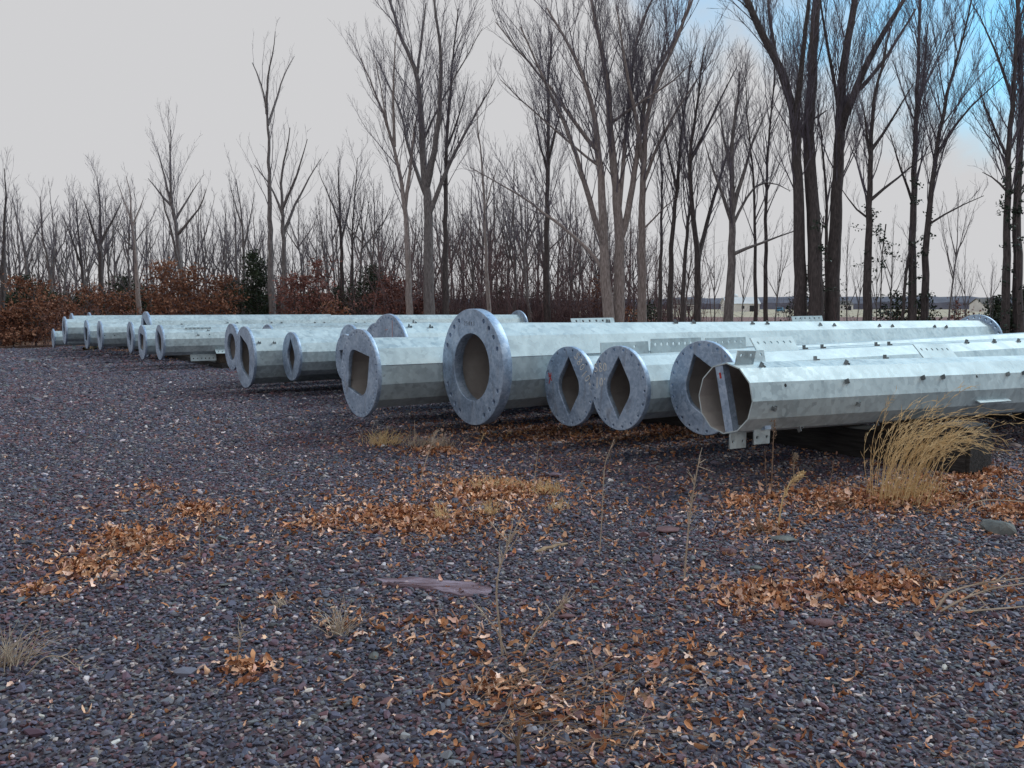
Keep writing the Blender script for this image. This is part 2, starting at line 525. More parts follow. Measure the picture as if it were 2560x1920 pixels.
def surf(pole, px, py, lift=0.0):
    """where the view ray of a pixel meets a pole's shell: (k, angle from local up towards viewer side)"""
    Mi = pole['mat'].inverted()
    o = Mi @ CAM
    d = (Mi.to_3x3() @ ray(px, py)).normalized()
    best = None
    t_ = 0.0
    for _ in range(2):
        # cone radius iterated
        k = best[0] if best else pole['L'] * 0.3
        r = pole['r0'] + (pole['r1'] - pole['r0']) * min(max(k / pole['L'], 0), 1) + lift
        A = d.y ** 2 + d.z ** 2
        B = 2 * (o.y * d.y + o.z * d.z)
        C = o.y ** 2 + o.z ** 2 - r * r
        q = B * B - 4 * A * C
        t_ = (-B - math.sqrt(q)) / (2 * A) if q > 0 else -B / (2 * A)
        p = o + d * t_
        best = (p.x, math.degrees(math.atan2(-p.y, p.z)))
    return best


def step_lug_mesh():
    mb = MB()
    mb.box((0, 0, 0.02), (0.008, 0.036, 0.056))
    mb.box((0.022, 0, 0.004), (0.045, 0.036, 0.008))
    mb.box((0.041, 0, 0.012), (0.008, 0.036, 0.018))
    return mb.mesh('step_lug', [M['lug']])


LUG = step_lug_mesh()


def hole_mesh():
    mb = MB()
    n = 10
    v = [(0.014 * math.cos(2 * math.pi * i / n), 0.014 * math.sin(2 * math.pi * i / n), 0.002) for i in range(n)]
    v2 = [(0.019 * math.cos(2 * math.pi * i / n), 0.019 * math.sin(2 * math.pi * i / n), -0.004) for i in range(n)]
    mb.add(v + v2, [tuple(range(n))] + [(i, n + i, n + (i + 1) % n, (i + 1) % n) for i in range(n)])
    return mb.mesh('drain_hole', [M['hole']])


HOLE = hole_mesh()
PLATES = {}


def bracket_mesh(L, Hh, n, rh=0.016, thick=0.012):
    key = (round(L, 3), round(Hh, 3), n, rh)
    if key not in PLATES:
        outer = [(-L / 2, 0), (L / 2, 0), (L / 2, Hh), (-L / 2, Hh)]
        hs = [circ(rh, 10, ((-L / 2 + L * (i + 0.75) / (n + 0.5)), Hh * 0.62)) for i in range(n)]
        PLATES[key] = curve_plate('bracket_plate', outer, hs, thick, [M['galv']], 0.002)
    return PLATES[key]


def on_shell(pole, k, ang, sink=0.004, spin=0.0):
    """matrix (in the pole's frame) for a fitting standing on the shell at k, angle"""
    r = pole['r0'] + (pole['r1'] - pole['r0']) * k / pole['L']
    # polygon apothem at that angle
    a = (ang - pole['phase']) % 30
    rr = r * math.cos(R(15)) / math.cos(R(a - 15))
    rad = Vector((0, -math.sin(R(ang)), math.cos(R(ang))))
    x = Vector((1, 0, 0)); y = rad.cross(x)
    m = Matrix((x, y, rad)).transposed().to_4x4()
    m.translation = Vector((k, 0, 0)) + rad * (rr - sink)
    return m @ Matrix.Rotation(spin, 4, 'Z')


def steel_pole(key, px, py, Y, hpx, L, r0, r1, label, hole='lens', thick=0.05, bolts=(18, 0.012), dz=0.0, az=s_az,
               phase=15, end=None, open_end=False, group='galvanised poles lying on timbers'):
    p0 = at(px, py, Y)
    zc = Y * cp - (p0.z - CAM_Z) * sp
    D = hpx * zc / F
    ax = Vector((math.sin(R(az)), math.cos(R(az)), dz / L)).normalized()
    yv = Vector((0, 0, 1)).cross(ax).normalized()
    zv = ax.cross(yv)
    mt = Matrix((ax, yv, zv)).transposed().to_4x4()
    mt.translation = p0
    rt = empty('steel_pole')
    base = mt.copy()
    base.translation = p0 - zv * (D / 2)
    rt.matrix_world = base
    off = Vector((0, 0, D / 2))
    tag(rt, label, 'steel pole', group)
    P = dict(mat=mt, r0=r0, r1=r1, L=L, D=D, root=rt, off=off, phase=phase, p0=p0, ax=ax, thick=thick)
    POLES[key] = P
    # shaft
    t0 = 0.0 if open_end else thick - 0.004
    mb = MB()
    n = 12
    wall = 0.011
    V = []
    for (x, r) in ((t0, r0), (L, r1), (L, r1 - wall), (t0, r0 - wall)):
        for i in range(n):
            a = R(phase + 30 * i)
            V.append((x, -r * math.sin(a), off.z + r * math.cos(a)))
    fo, fi = [], []
    for i in range(n):
        j = (i + 1) % n
        fo.append((i, n + i, n + j, j))
        fi.append((n + i, 2 * n + i, 2 * n + j, n + j))
        fi.append((3 * n + i, 3 * n + j, 2 * n + j, 2 * n + i))
        fi.append((i, j, 3 * n + j, 3 * n + i))
    mb.add(V, fo, 0); 
    mb.f.extend([f for f in fi]); mb.m.extend([0, 1, 0] * n)
    sh = mb.build('shaft', [M['galv'], M['inner']], rt)
    # weld bead between shaft and flange
    if not open_end:
        wb = MB()
        ring = [(t0 + 0.004, -(r0 + 0.004) * math.sin(R(phase + 30 * i)), off.z + (r0 + 0.004) * math.cos(R(phase + 30 * i))) for i in range(n + 1)]
        wb.tube(ring, [0.012] * (n + 1), 5, False)
        wb.build('weld_bead', [M['lug']], rt)
        Rf = D / 2
        hs = []
        if HOLES[hole]: hs.append([(a * Rf, b * Rf) for a, b in HOLES[hole]])
        if bolts == 'grouped':
            for q in range(4):
                for a in (27, 40, 53, 67):
                    th = R({0: a, 1: 180 - a, 2: 180 + a, 3: -a}[q])
                    hs.append(circ(0.026, 10, (Rf * 0.885 * math.sin(th), Rf * 0.885 * math.cos(th))))
        else:
            nb, rb = bolts
            for i in range(nb):
                th = 2 * math.pi * (i + 0.5) / nb
                hs.append(circ(rb, 8, (Rf * 0.915 * math.sin(th), Rf * 0.915 * math.cos(th))))
        me = curve_plate('flange', circ(Rf, 72), hs, thick, [M['flange']], 0.005)
        fl = link('flange', me, rt)
        fl.location = off
        P['flange'] = fl
    if end:
        De, te = end
        hs = [circ(0.022, 8, (De / 2 * 0.9 * math.sin(2 * math.pi * (i + 0.5) / 24), De / 2 * 0.9 * math.cos(2 * math.pi * (i + 0.5) / 24))) for i in range(24)]
        hs.append(circ(De / 2 * 0.55, 32))
        me = curve_plate('flange', circ(De / 2, 72), hs, te, [M['flange']], 0.005)
        fl = link('flange', me, rt)
        fl.location = off + Vector((L - 0.004, 0, 0))
    return P


def fit(P, name, me, k, ang, sink=0.004, spin=0.0, pre=None):
    o = link(name, me, P['root'])
    m = Matrix.Translation(P['off']) @ on_shell(P, k, ang, sink, spin)
    if pre is not None: m = m @ pre
    o.matrix_local = m
    return o


def lugs(key, pix, hole=False):
    P = POLES[key]
    for (x, y) in pix:
        k, a = surf(P, x, y)
        if 0.05 < k < P['L'] - 0.05:
            if hole:
                fit(P, 'drain_hole', HOLE, k, a, 0.0)
            else:
                fit(P, 'step_lug', LUG, k, a, 0.004)


# stand a bracket plate up on the shell, its length along the pole
STAND = Matrix(((0, -1, 0, 0), (1, 0, 0, 0), (0, 0, 1, 0), (0, 0, 0, 1)))


def bracket(key, k, ang, L=0.64, Hh=0.16, n=6, lean=0.0, rh=0.016):
    P = POLES[key]
    me = bracket_mesh(L, Hh, n, rh)
    # plate local: thickness x, length y, height z -> turn so length runs along the pole
    return fit(P, 'bracket_plate', me, k, ang, 0.006, 0, Matrix.Rotation(lean, 4, 'X') @ Matrix.Rotation(math.pi / 2, 4, 'Z'))


G1 = 'galvanised poles in the near row'
G2 = 'galvanised poles in the far row'
steel_pole('A', 1812, 996, 7.49, 181, 10.0, 0.305, 0.363, 'steel pole with an open twelve-sided end and bars inside, nearest the tall straw grass', open_end=True, phase=0, dz=-0.26, group=G1)
steel_pole('H', 1757, 970, 8.40, 237, 11.5, 0.335, 0.345, 'steel pole whose flange is half hidden by the open-ended pole', 'lens_tilt2', 0.05, (22, 0.013), group=G1)
steel_pole('G', 1545, 970.5, 8.86, 212, 12.0, 0.335, 0.345, 'steel pole with diamond flange opening and chalk mark S80 over 10', 'lens', 0.055, (18, 0.013), group=G1)
steel_pole('F', 1421, 966, 9.64, 200, 12.0, 0.325, 0.40, 'steel pole with diamond flange opening, slanting chalk number and red cross', 'lens', 0.055, (18, 0.013), dz=0.04, group=G1)
steel_pole('B', 1178, 918, 10.1, 291, 10.7, 0.515, 0.385, 'largest steel pole with thick flange, round opening and sixteen big bolt holes', 'round', 0.12, 'grouped', dz=0.05, end=(0.96, 0.05), group=G1)
steel_pole('E', 897, 933, 10.5, 222, 9.5, 0.43, 0.36, 'steel pole with rounded square flange opening beside the thick round flange', 'square', 0.05, (36, 0.012), group=G1)
steel_pole('Q', 969, 897, 11.9, 224, 9.0, 0.50, 0.40, 'steel pole with plain flange marked by a faint red line, behind the square opening', 'none', 0.05, (40, 0.014), group=G1)
steel_pole('Q2', 940, 885, 12.95, 156, 9.0, 0.36, 0.33, 'steel pole with small dark flange half hidden by the red-lined flange', 'none', 0.05, (20, 0.014), group=G1)
steel_pole('D2', 862, 895, 14.05, 120, 8.5, 0.32, 0.30, 'steel pole with square-cornered opening tucked behind the rounded square flange', 'square2', 0.05, (22, 0.012), group=G1)
steel_pole('D3', 872, 877, 14.95, 132, 8.5, 0.34, 0.30, 'steel pole with taller flange rising behind the square-cornered opening', 'none', 0.05, (22, 0.013), group=G1)
steel_pole('C', 727, 891, 15.3, 122, 8.5, 0.335, 0.32, 'steel pole with a slim pointed diamond opening, next to a wide slanted opening', 'lens', 0.05, (28, 0.010), group=G1)
steel_pole('C1', 611, 893, 15.75, 154, 9.0, 0.495, 0.42, 'steel pole with wide slanted flange opening, lying almost on the gravel', 'lens_tilt', 0.05, (44, 0.011), group=G1)
steel_pole('N', 578, 867, 16.75, 116, 9.0, 0.34, 0.32, 'steel pole with oval opening tucked against the wide slanted flange', 'round', 0.06, (20, 0.014), group=G1)
steel_pole('P1', 668, 868, 18.1, 114, 8.0, 0.34, 0.32, 'steel pole whose flange top only peeps over the wide slanted one', 'none', 0.05, (20, 0.014), group=G1)
steel_pole('L398', 398, 856, 21.4, 88, 9.5, 0.33, 0.32, 'steel pole with narrow slanted opening and hole-punched plate under its side', 'lens_tilt', 0.05, (20, 0.012), group=G2)
steel_pole('L355', 354, 855.5, 22.35, 86, 9.5, 0.33, 0.31, 'steel pole with square opening in the far row', 'square', 0.05, (20, 0.012), group=G2)
steel_pole('L325', 324.5, 843, 24.2, 78, 9.5, 0.335, 0.32, 'steel pole with thin diamond opening behind the far square opening', 'lens', 0.05, (20, 0.012), group=G2)
steel_pole('P0', 364, 836, 25.6, 114, 13.0, 0.56, 0.50, 'longest and highest steel pole of the far row, flanged at both ends', 'lens_tilt', 0.06, (30, 0.014), end=(1.28, 0.06), group=G2)
steel_pole('L249', 248.5, 838.5, 25.9, 73, 9.0, 0.345, 0.32, 'steel pole of the far row with drilled holes along its side', 'lens', 0.05, (20, 0.012), group=G2)
steel_pole('L214', 215, 836, 26.95, 72, 9.0, 0.37, 0.33, 'steel pole of the far row with a lengthwise seam line', 'square', 0.05, (20, 0.012), group=G2)
steel_pole('L160', 160, 826, 27.55, 69, 9.0, 0.36, 0.34, 'raised steel pole over the smallest pole at the end of the far row', 'lens', 0.05, (20, 0.012), group=G2)
steel_pole('L132', 132, 846, 28.5, 48, 9.0, 0.24, 0.24, 'smallest steel pole, at the leafy end of the far row', 'lens', 0.04, (16, 0.01), group=G2)
steel_pole('B178', 178, 818, 30.0, 70, 9.0, 0.40, 0.38, 'steel pole peeping over the raised end pole of the far row', 'none', 0.05, (20, 0.012), group=G2)
steel_pole('B222', 222, 816, 31.3, 70, 9.0, 0.40, 0.38, 'steel pole with flange top over the seamed far pole', 'none', 0.05, (20, 0.012), group=G2)
steel_pole('B315', 315, 819, 33.0, 58, 6.0, 0.36, 0.34, 'steel pole with flange top behind the thin far diamond opening', 'none', 0.05, (20, 0.012), group=G2)
steel_pole('B349', 347, 825, 34.5, 50, 5.0, 0.32, 0.30, 'lowest steel pole flange, close behind the longest far pole', 'none', 0.05, (20, 0.012), group=G2)

lugs('A', [(1902, 916), (2038, 891), (2114, 909), (2114, 954), (2212, 885), (2304, 945), (2354, 943), (2516, 936), (2556, 933),
           (2143, 1010), (1932, 1021), (1996, 1068), (2190, 1055), (2524, 1032)])
lugs('A', [(1965, 962), (2443, 940)], True)
lugs('H', [(2010, 866), (2055, 865), (2190, 862), (2222, 861), (2415, 857), (2484, 855), (2545, 853)])
lugs('B', [(1517, 805), (1687, 807), (1732, 807), (1880, 808), (1917, 808), (2050, 811), (2085, 812), (2198, 814), (2230, 815), (2335, 817), (2364, 818)])
lugs('Q', [(1022, 815), (1075, 816), (1033, 807)])
lugs('C1', [(646, 856), (684, 856)])
lugs('P0', [(x, 806) for x in (568, 592, 678, 703, 786, 810, 889, 911)] + [(453, 810), (640, 817), (733, 816), (760, 816), (849, 815)])
lugs('P0', [(390, 797), (696, 814), (782, 813), (805, 813), (826, 820)], True)
lugs('L398', [(494, 837), (519, 826)])
lugs('L398', [(524, 835)], True)
lugs('L249', [(262, 839), (287, 839)], True)
lugs('B222', [(235, 787), (255, 787), (320, 788)])

bracket('H', 1.05, 5, 0.64, 0.175, lean=-0.7)
bracket('A', 3.3, -3, 0.64, 0.20, lean=-0.7)
bracket('A', 3.75, 112, 0.62, 0.06, 0)
bracket('F', 0.85, -6, 0.72, 0.15, 2)
bracket('F', 1.62, 0, 0.82, 0.17, 8, rh=0.02)
bracket('F', 2.5, -4, 0.72, 0.15, 6)
bracket('B', 1.95, -22, 0.70, 0.10)
bracket('B', 6.1, -14, 0.72, 0.09)
bracket('L398', 1.55, 128, 0.62, 0.17, 6)
bracket('L398', 1.0, 165, 0.62, 0.17, 6)
bracket('L398', 1.75, 172, 0.72, 0.20, 6)
bracket('L398', 0.9, 18, 0.62, 0.05, 6)
bracket('P0', 1.3, 62, 0.8, 0.03, 6)
bracket('L132', 0.6, 172, 0.1, 0.14, 0)
bracket('L325', -0.0 + 0.5, 176, 0.1, 0.14, 0)
bracket('H', 0.35, 176, 0.30, 0.14, 0)


# open end of pole A: bars across the mouth and two bolted lugs below
def a_end():
    P = POLES['A']
    rt, off = P['root'], P['off']
    tilt = R(-15)
    for (x, yy, w_, h_) in ((0.012, 0.015, 0.085, 0.60), (0.30, -0.10, 0.06, 0.55)):
        mb = MB()
        rot = Matrix.Rotation(tilt, 3, 'X')
        mb.box((0, 0, 0), (0.012, w_, h_), rot)
        mb.box(rot @ Vector((0.035, w_ / 2 - 0.006, 0)), (0.07, 0.012, h_), rot)
        mb.box(rot @ Vector((0.035, -w_ / 2 + 0.006, 0)), (0.07, 0.012, h_), rot)
        o = mb.build('cross_bar', [M['flange']], rt)
        o.location = off + Vector((x, yy, 0))
    mb = MB(); mb.box((0, 0, 0), (0.002, 0.02, 0.05), Matrix.Rotation(tilt, 3, 'X'))
    o = mb.build('paint_mark', [M['redpaint']], rt); o.location = off + Vector((0.005, 0.015 + 0.05, 0.19))
    me = curve_plate('bolting_lug', [(-0.10, -0.14), (0.10, -0.14), (0.10, 0.06), (-0.10, 0.06)],
                     [circ(0.015, 10, (-0.06, -0.08)), circ(0.015, 10, (0.06, -0.08))], 0.016, [M['galv']], 0.002)
    for (x, ang) in ((0.12, 168), (0.31, 148)):
        o = link('bolting_lug', me, rt)
        r = P['r0'] * math.cos(R(15))
        rad = Vector((0, -math.sin(R(ang)), math.cos(R(ang))))
        o.matrix_local = Matrix.Translation(off + rad * (r - 0.0) + Vector((x, 0, 0))) @ Matrix.Rotation(math.pi / 2, 4, 'Z')
    me2 = curve_plate('bolting_lug', [(-0.11, 0), (0.11, 0), (0.11, 0.13), (-0.11, 0.13)],
                      [circ(0.015, 10, (-0.06, 0.09)), circ(0.015, 10, (0.06, 0.09))], 0.016, [M['galv']], 0.002)
    for (x, ang) in ((0.1, 12), (0.42, -14)):
        fit(P, 'bolting_lug', me2, x + 0.06, ang, 0.01, 0, Matrix.Rotation(math.pi / 2, 4, 'Z'))


a_end()


def seam(key, ang, mat='hole'):
    P = POLES[key]
    mb = MB()
    pts = []
    for i in range(13):
        k = P['thick'] + 0.01 + (P['L'] - P['thick'] - 0.05) * i / 12
        m = on_shell(P, k, ang, 0.0)
        pts.append(P['off'] + m.translation)
    mb.tube(pts, [0.0035] * 13, 5)
    mb.build('weld_seam', [M['stamp']], P['root'])


seam('B', 75); seam('E', 75); seam('L214', 75)

# hand-drawn marks on the flange faces: strokes in (h, v) units
STROKES = {
    'S': [[(0.75, 0.88), (0.45, 1.0), (0.15, 0.85), (0.2, 0.6), (0.7, 0.42), (0.78, 0.15), (0.4, 0.0), (0.1, 0.1)]],
    '8': [[(0.5, 0.5), (0.2, 0.7), (0.25, 0.95), (0.6, 1.0), (0.75, 0.75), (0.5, 0.5), (0.2, 0.25), (0.3, 0.0), (0.7, 0.02), (0.8, 0.28), (0.5, 0.5)]],
    '0': [[(0.45, 1.0), (0.2, 0.8), (0.15, 0.25), (0.4, 0.0), (0.7, 0.15), (0.78, 0.75), (0.5, 1.0)]],
    '1': [[(0.5, 1.0), (0.48, -0.3)]],
    "'": [[(0.3, 1.05), (0.25, 0.8)]],
    '-': [[(0.2, 0.5), (0.7, 0.45)]],
    '2': [[(0.15, 0.85), (0.5, 1.0), (0.75, 0.75), (0.15, 0.0), (0.8, 0.0)]],
    '5': [[(0.75, 1.0), (0.25, 1.0), (0.2, 0.55), (0.65, 0.55), (0.75, 0.2), (0.45, 0.0), (0.15, 0.1)]],
    '4': [[(0.25, 1.0), (0.2, 0.45), (0.8, 0.45)], [(0.65, 0.9), (0.65, 0.0)]],
    '3': [[(0.2, 0.95), (0.7, 0.95), (0.45, 0.55), (0.78, 0.3), (0.5, 0.0), (0.15, 0.1)]],
    'X': [[(0.1, 0.95), (0.85, 0.1)], [(0.75, 1.0), (0.2, -0.25)], [(0.1, 0.5), (0.8, 0.65)]],
    '|': [[(0.5, 1.0), (0.5, 0.0)]],
}


def scrawl(key, text, h, v, size, slope=0.0, mat='chalk', rad=0.003, name='chalk_mark', adv=0.95):
    P = POLES[key]
    mb = MB()
    c, s = math.cos(R(slope)), math.sin(R(slope))
    x0 = 0.0
    for ch in text:
        for st in STROKES.get(ch, []):
            pts = []
            for (a, b) in st:
                hh, vv = (x0 + a * size * 0.75), b * size
                pts.append((0.001, -(h + hh * c - vv * s), v + hh * s + vv * c))
            if len(pts) >= 2: mb.tube(pts, [rad] * len(pts), 4)
        x0 += size * adv
    o = mb.build(name, [M[mat]], P['flange'])
    return o


scrawl('F', 'S8010-', 0.10, 0.335, 0.085, -52, adv=0.85, rad=0.0052)
scrawl('F', 'X', -0.37, 0.03, 0.10, 0, 'redpaint', 0.007, 'red_cross', 1)
scrawl('G', 'S80', -0.375, 0.14, 0.085, 6, adv=0.85, rad=0.0052)
scrawl('G', "10'", -0.36, 0.0, 0.085, 0, adv=0.8, rad=0.0052)
scrawl('B', '25043', -0.15, 0.475, 0.045, 0, 'stamp', 0.0045, 'stamped_number', 1.1)
scrawl('Q', '|', 0.0, 0.10, 0.42, 0, 'faintred', 0.008, 'red_line', 1)
scrawl('Q', '-', -0.06, 0.28, 0.2, 16, 'faintred', 0.008, 'red_line', 1)


# ------------------------------------------------------------------ supporting timbers
def st2xy(s, t):
    a = R(s_az)
    return Vector((s * math.sin(a) - t * math.cos(a), s * math.cos(a) + t * math.sin(a), 0))


def pole_st(P):
    a = R(s_az)
    p = P['p0']
    return p.x * math.sin(a) + p.y * math.cos(a), -p.x * math.cos(a) + p.y * math.sin(a)


BEV = {}


def bevel_box(mb, c, size, rot, b=0.015, rng=None):
    """box with chipped edges"""
    x, y, z = size[0] / 2, size[1] / 2, size[2] / 2
    bm = bmesh.new()
    bmesh.ops.create_cube(bm, size=1)
    bmesh.ops.scale(bm, vec=size, verts=bm.verts)
    bmesh.ops.bevel(bm, geom=bm.edges[:], offset=b, segments=2, affect='EDGES')
    vs_ = [rot @ v.co + Vector(c) for v in bm.verts]
    if rng:
        vs_ = [v + Vector((rng.uniform(-1, 1), rng.uniform(-1, 1), rng.uniform(-1, 1))) * 0.006 for v in vs_]
    idx = {v: i for i, v in enumerate(bm.verts)}
    mb.add(vs_, [tuple(idx[v] for v in f.verts) for f in bm.faces])
    bm.free()


ROWS = [
    (8.30, 4.42, 12.5, 0.30, 'big dark timber with its end beside the tall straw grass', G1),
    (12.6, 4.70, 12.6, 0.19, 'dark timber deep under the far ends of the near poles', G1),
    (7.6, 12.75, 18.6, 0.16, 'dark timber in shadow under the slim diamond pole', G1),
    (12.0, 12.85, 18.6, 0.20, 'dark timber in deep shadow behind the slim diamond pole', G1),
    (6.4, 22.1, 37.2, 0.14, 'brown timber under the hole-punched plate of the far row', G2),
    (11.2, 22.1, 36.6, 0.14, 'brown timber under the tails of the far row', G2),
]
rngt = random.Random(3)
for (s, ta, tb, hh, lab, grp) in ROWS:
    c = (st2xy(s, ta) + st2xy(s, tb)) / 2
    rt = empty('support_timber', (c.x, c.y, 0), (0, 0, R(90 - s_az)))
    tag(rt, lab, 'timber')
    mb = MB()
    wd = 0.40 if s == 8.30 else 0.30
    bevel_box(mb, (0, 0, hh / 2 - 0.006), (wd, tb - ta, hh + 0.012), Matrix.Identity(3), 0.02, rngt)
    mb.build('beam', [M['timber']], rt)
    if s == 8.30:
        # the thick butt that sticks out in front of the poles
        mb = MB()
        bevel_box(mb, (-0.01, -(tb - ta) / 2 + 0.16, 0.225), (0.50, 0.38, 0.465), Matrix.Rotation(R(4), 3, 'Z'), 0.035, rngt)
        mb.build('timber_butt', [M['timber']], rt)
    for key, P in POLES.items():
        ps, pt = pole_st(P)
        k = s - ps
        if ta - 0.3 < pt < tb + 0.3 and 0.3 < k < P['L'] - 0.15:
            r = P['r0'] + (P['r1'] - P['r0']) * k / P['L']
            apo = r * (math.cos(R(15)) if P['phase'] == 15 else 1.0)
            zb = P['p0'].z + P['ax'].z * k - apo
            th = zb - hh + 0.012
            if th > 0.005:
                mb = MB()
                bevel_box(mb, (0, 0, th / 2), (wd * 0.8, min(0.5, r * 1.3), th), Matrix.Identity(3), min(0.012, th * 0.2), rngt)
                o = mb.build('packing_board', [M['board']])
                q = st2xy(s, pt)
                o.location = (q.x, q.y, hh - 0.004)
                o.rotation_euler = (0, 0, R(90 - s_az))
                tag(o, 'packing timber wedged under a galvanised pole', 'packing', 'packing timbers under the poles')
            else:
                print('LOW', key, s, round(zb, 3), hh)
for key, P in POLES.items():
    print('POLE', key, 's,t', [round(v, 2) for v in pole_st(P)], 'D', round(P['D'], 2), 'bot', round(P['p0'].z - P['D'] / 2, 2), 'tube', round(P['p0'].z - P['r0'], 2))

# ------------------------------------------------------------------ trees
class Tree:
    def __init__(s, seed):
        s.rng = np.random.default_rng(seed)
        s.trunk, s.crown = MB(), MB()
        s.tips = []

    def limb(s, pts, r0, r1, n=6, into='trunk', wob=0.0):
        pts = np.asarray(pts, dtype=float)
        # resample and wobble
        seg = np.linalg.norm(np.diff(pts, axis=0), axis=1)
        L = seg.sum()
        cum = np.concatenate([[0], np.cumsum(seg)]) / L
        m = max(4, int(L / 0.5) + 1)
        tt = np.linspace(0, 1, m)
        P = np.stack([np.interp(tt, cum, pts[:, i]) for i in range(3)], axis=1)
        # smooth corners
        for _ in range(2):
            P[1:-1] = 0.5 * P[1:-1] + 0.25 * (P[:-2] + P[2:])
        if wob: P[1:] += s.rng.normal(0, wob, P[1:].shape)
        rad = r0 + (r1 - r0) * tt ** 0.85
        (s.trunk if into == 'trunk' else s.crown).tube(P, rad, n)
        return P, rad, L

    def spawn(s, P, rad, L, level, dens=1.0, up=0.55, start=0.3, reach=0.42, maxlen=3.2, minr=0.0028):
        """side branches along a limb"""
        rng = s.rng
        spacing = {1: 0.34, 2: 0.30, 3: 0.16}[level] / dens
        cnt = max(2, int(L * (1 - start) / spacing))
        m = len(P)
        for i in range(cnt):
            t_ = start + (1 - start) * (i + rng.random()) / cnt
            f = t_ * (m - 1); a = min(int(f), m - 2); w = f - a
            p = P[a] * (1 - w) + P[a + 1] * w
            d = P[a + 1] - P[a]; d = d / (np.linalg.norm(d) + 1e-9)
            r = rad[a] * (1 - w) + rad[a + 1] * w
            q = rng.normal(0, 1, 3); q -= d * q.dot(d); q /= np.linalg.norm(q) + 1e-9
            an = rng.uniform(0.30, 0.72)
            nd_ = d * math.cos(an) + q * math.sin(an)
            nd_[2] += up * rng.uniform(0.2, 1.0)
            nd_ /= np.linalg.norm(nd_)
            ln = min(maxlen, max(0.25, L * reach * (1.15 - 0.75 * t_) * rng.uniform(0.45, 1.15)))
            k = {1: 5, 2: 4, 3: 3}[level]
            Q = [p]
            dd = nd_.copy()
            for j in range(k):
                dd = dd + rng.normal(0, 0.085, 3) + np.array([0, 0, 0.10 * up])
                dd /= np.linalg.norm(dd)
                Q.append(Q[-1] + dd * ln / k)
            Q = np.array(Q)
            br = max(minr * 1.4, min(r * 0.55, 0.0068 * ln + 0.003))
            rr = br + (minr - br) * np.linspace(0, 1, k + 1) ** 0.8
            s.crown.tube(Q, rr, 4 if level == 1 else 3, False)
            s.tips.append(Q)
            if level < 3:
                s.spawn(Q, rr, ln, level + 1, dens, up * 0.8, 0.25, 0.48, 1.4, minr)

    def finish(s, name, root, bark, twig):
        s.trunk.build('trunk', [bark], root, True)
        if s.crown.n: s.crown.build('crown', [twig], root)


def traced(px_pts, Y, lean, y0=None):
    """pixel polyline -> points standing at the tree's own distance, the limb leaning towards or away as it rises"""
    out = []
    n = len(px_pts)
    for i, (x, y) in enumerate(px_pts):
        yy = Y + lean * (i / max(1, n - 1))
        p = at(x, y, yy)
        out.append((p.x, p.y, p.z))
    return out


def hero(seed, Y, stems, label, bark='barkgrey', group=None, dens=1.0, twig='twig', up=0.72, minr=0.0028):
    """stems: list of (pixel polyline, base radius, tip radius, is_from_ground)"""
    T = Tree(seed)
    rng = random.Random(seed)
    base = None
    kept = []
    for (pl, r0, r1, gnd) in stems:
        L0 = math.hypot(pl[0][0] - pl[-1][0], pl[0][1] - pl[-1][1]) / F * Y
        lean = rng.uniform(-0.16, 0.16) * L0 if gnd else rng.uniform(-0.5, 0.5) * L0
        pts = traced(pl, Y, lean)
        if gnd:
            p = pts[0]
            pts = [(p[0] + 0.02, p[1], -0.12), (p[0] + 0.01, p[1], 0.25)] + pts
            if base is None: base = (p[0], p[1])
        kept.append((pts, r0, r1, gnd))
    # lean is removed where a limb starts on another stem
    main = [k for k in kept if k[3]]
    for (pts, r0, r1, gnd) in kept:
        if not gnd:
            p0 = np.array(pts[0])
            best, bd = None, 1e9
            for (q, a, b, g_) in main:
                Q = np.array(q)
                for i in range(len(Q) - 1):
                    for w in np.linspace(0, 1, 8):
                        c = Q[i] * (1 - w) + Q[i + 1] * w
                        d2 = (c[0] - p0[0]) ** 2 + (c[2] - p0[2]) ** 2
                        if d2 < bd: bd, best = d2, c
            sh = np.array([best[0], best[1], best[2]]) - p0
            n = len(pts)
            pts = [tuple(np.array(p) + np.array([sh[0] * max(0, 1 - 2 * i / n), sh[1], sh[2] * max(0, 1 - 2 * i / n)])) for i, p in enumerate(pts)]
        bx, by = base
        loc = [(p[0] - bx, p[1] - by, p[2]) for p in pts]
        P, rad, L = T.limb(loc, r0, r1, 9 if r0 > 0.12 else 7 if r0 > 0.06 else 5, wob=0.012 + 0.01 * r0)
        if gnd and r0 > 0.05:      # root flare
            pass
        T.spawn(P, rad, L, 1, dens, up, 0.42 if gnd else 0.2, 0.42 if gnd else 0.5, 3.4, minr)
    rt = empty('bare_tree', (base[0], base[1], 0))
    tag(rt, label, 'tree', group)
    T.finish('bare_tree', rt, M[bark], M[twig])
    return rt


# --- the tall trees one by one (pixel traces of trunks and limbs)
GT = 'tall bare trees behind the poles'
hero(101, 41.0, [([(680, 781), (674, 492), (671, 324), (667, 285), (665, 249), (648, 191), (631, 156)], 0.19, 0.02, True),
                 ([(667, 285), (665, 197), (683, 124), (686, 75)], 0.07, 0.012, False),
                 ([(671, 310), (689, 255), (703, 191), (735, 139)], 0.07, 0.012, False)],
     'tallest thin bare tree standing alone above the brown oak saplings', 'barkgrey', GT, 0.55)
hero(102, 41.5, [([(712, 781), (709, 608), (706, 538), (703, 428), (723, 359), (726, 318)], 0.18, 0.02, True),
                 ([(706, 538), (683, 463), (642, 417)], 0.07, 0.015, False),
                 ([(706, 520), (752, 428), (773, 353)], 0.08, 0.015, False),
                 ([(710, 585), (741, 509), (770, 457), (804, 399)], 0.09, 0.015, False)],
     'bare tree forking wide, right beside the tallest thin one', 'barkgrey', GT, 0.7)
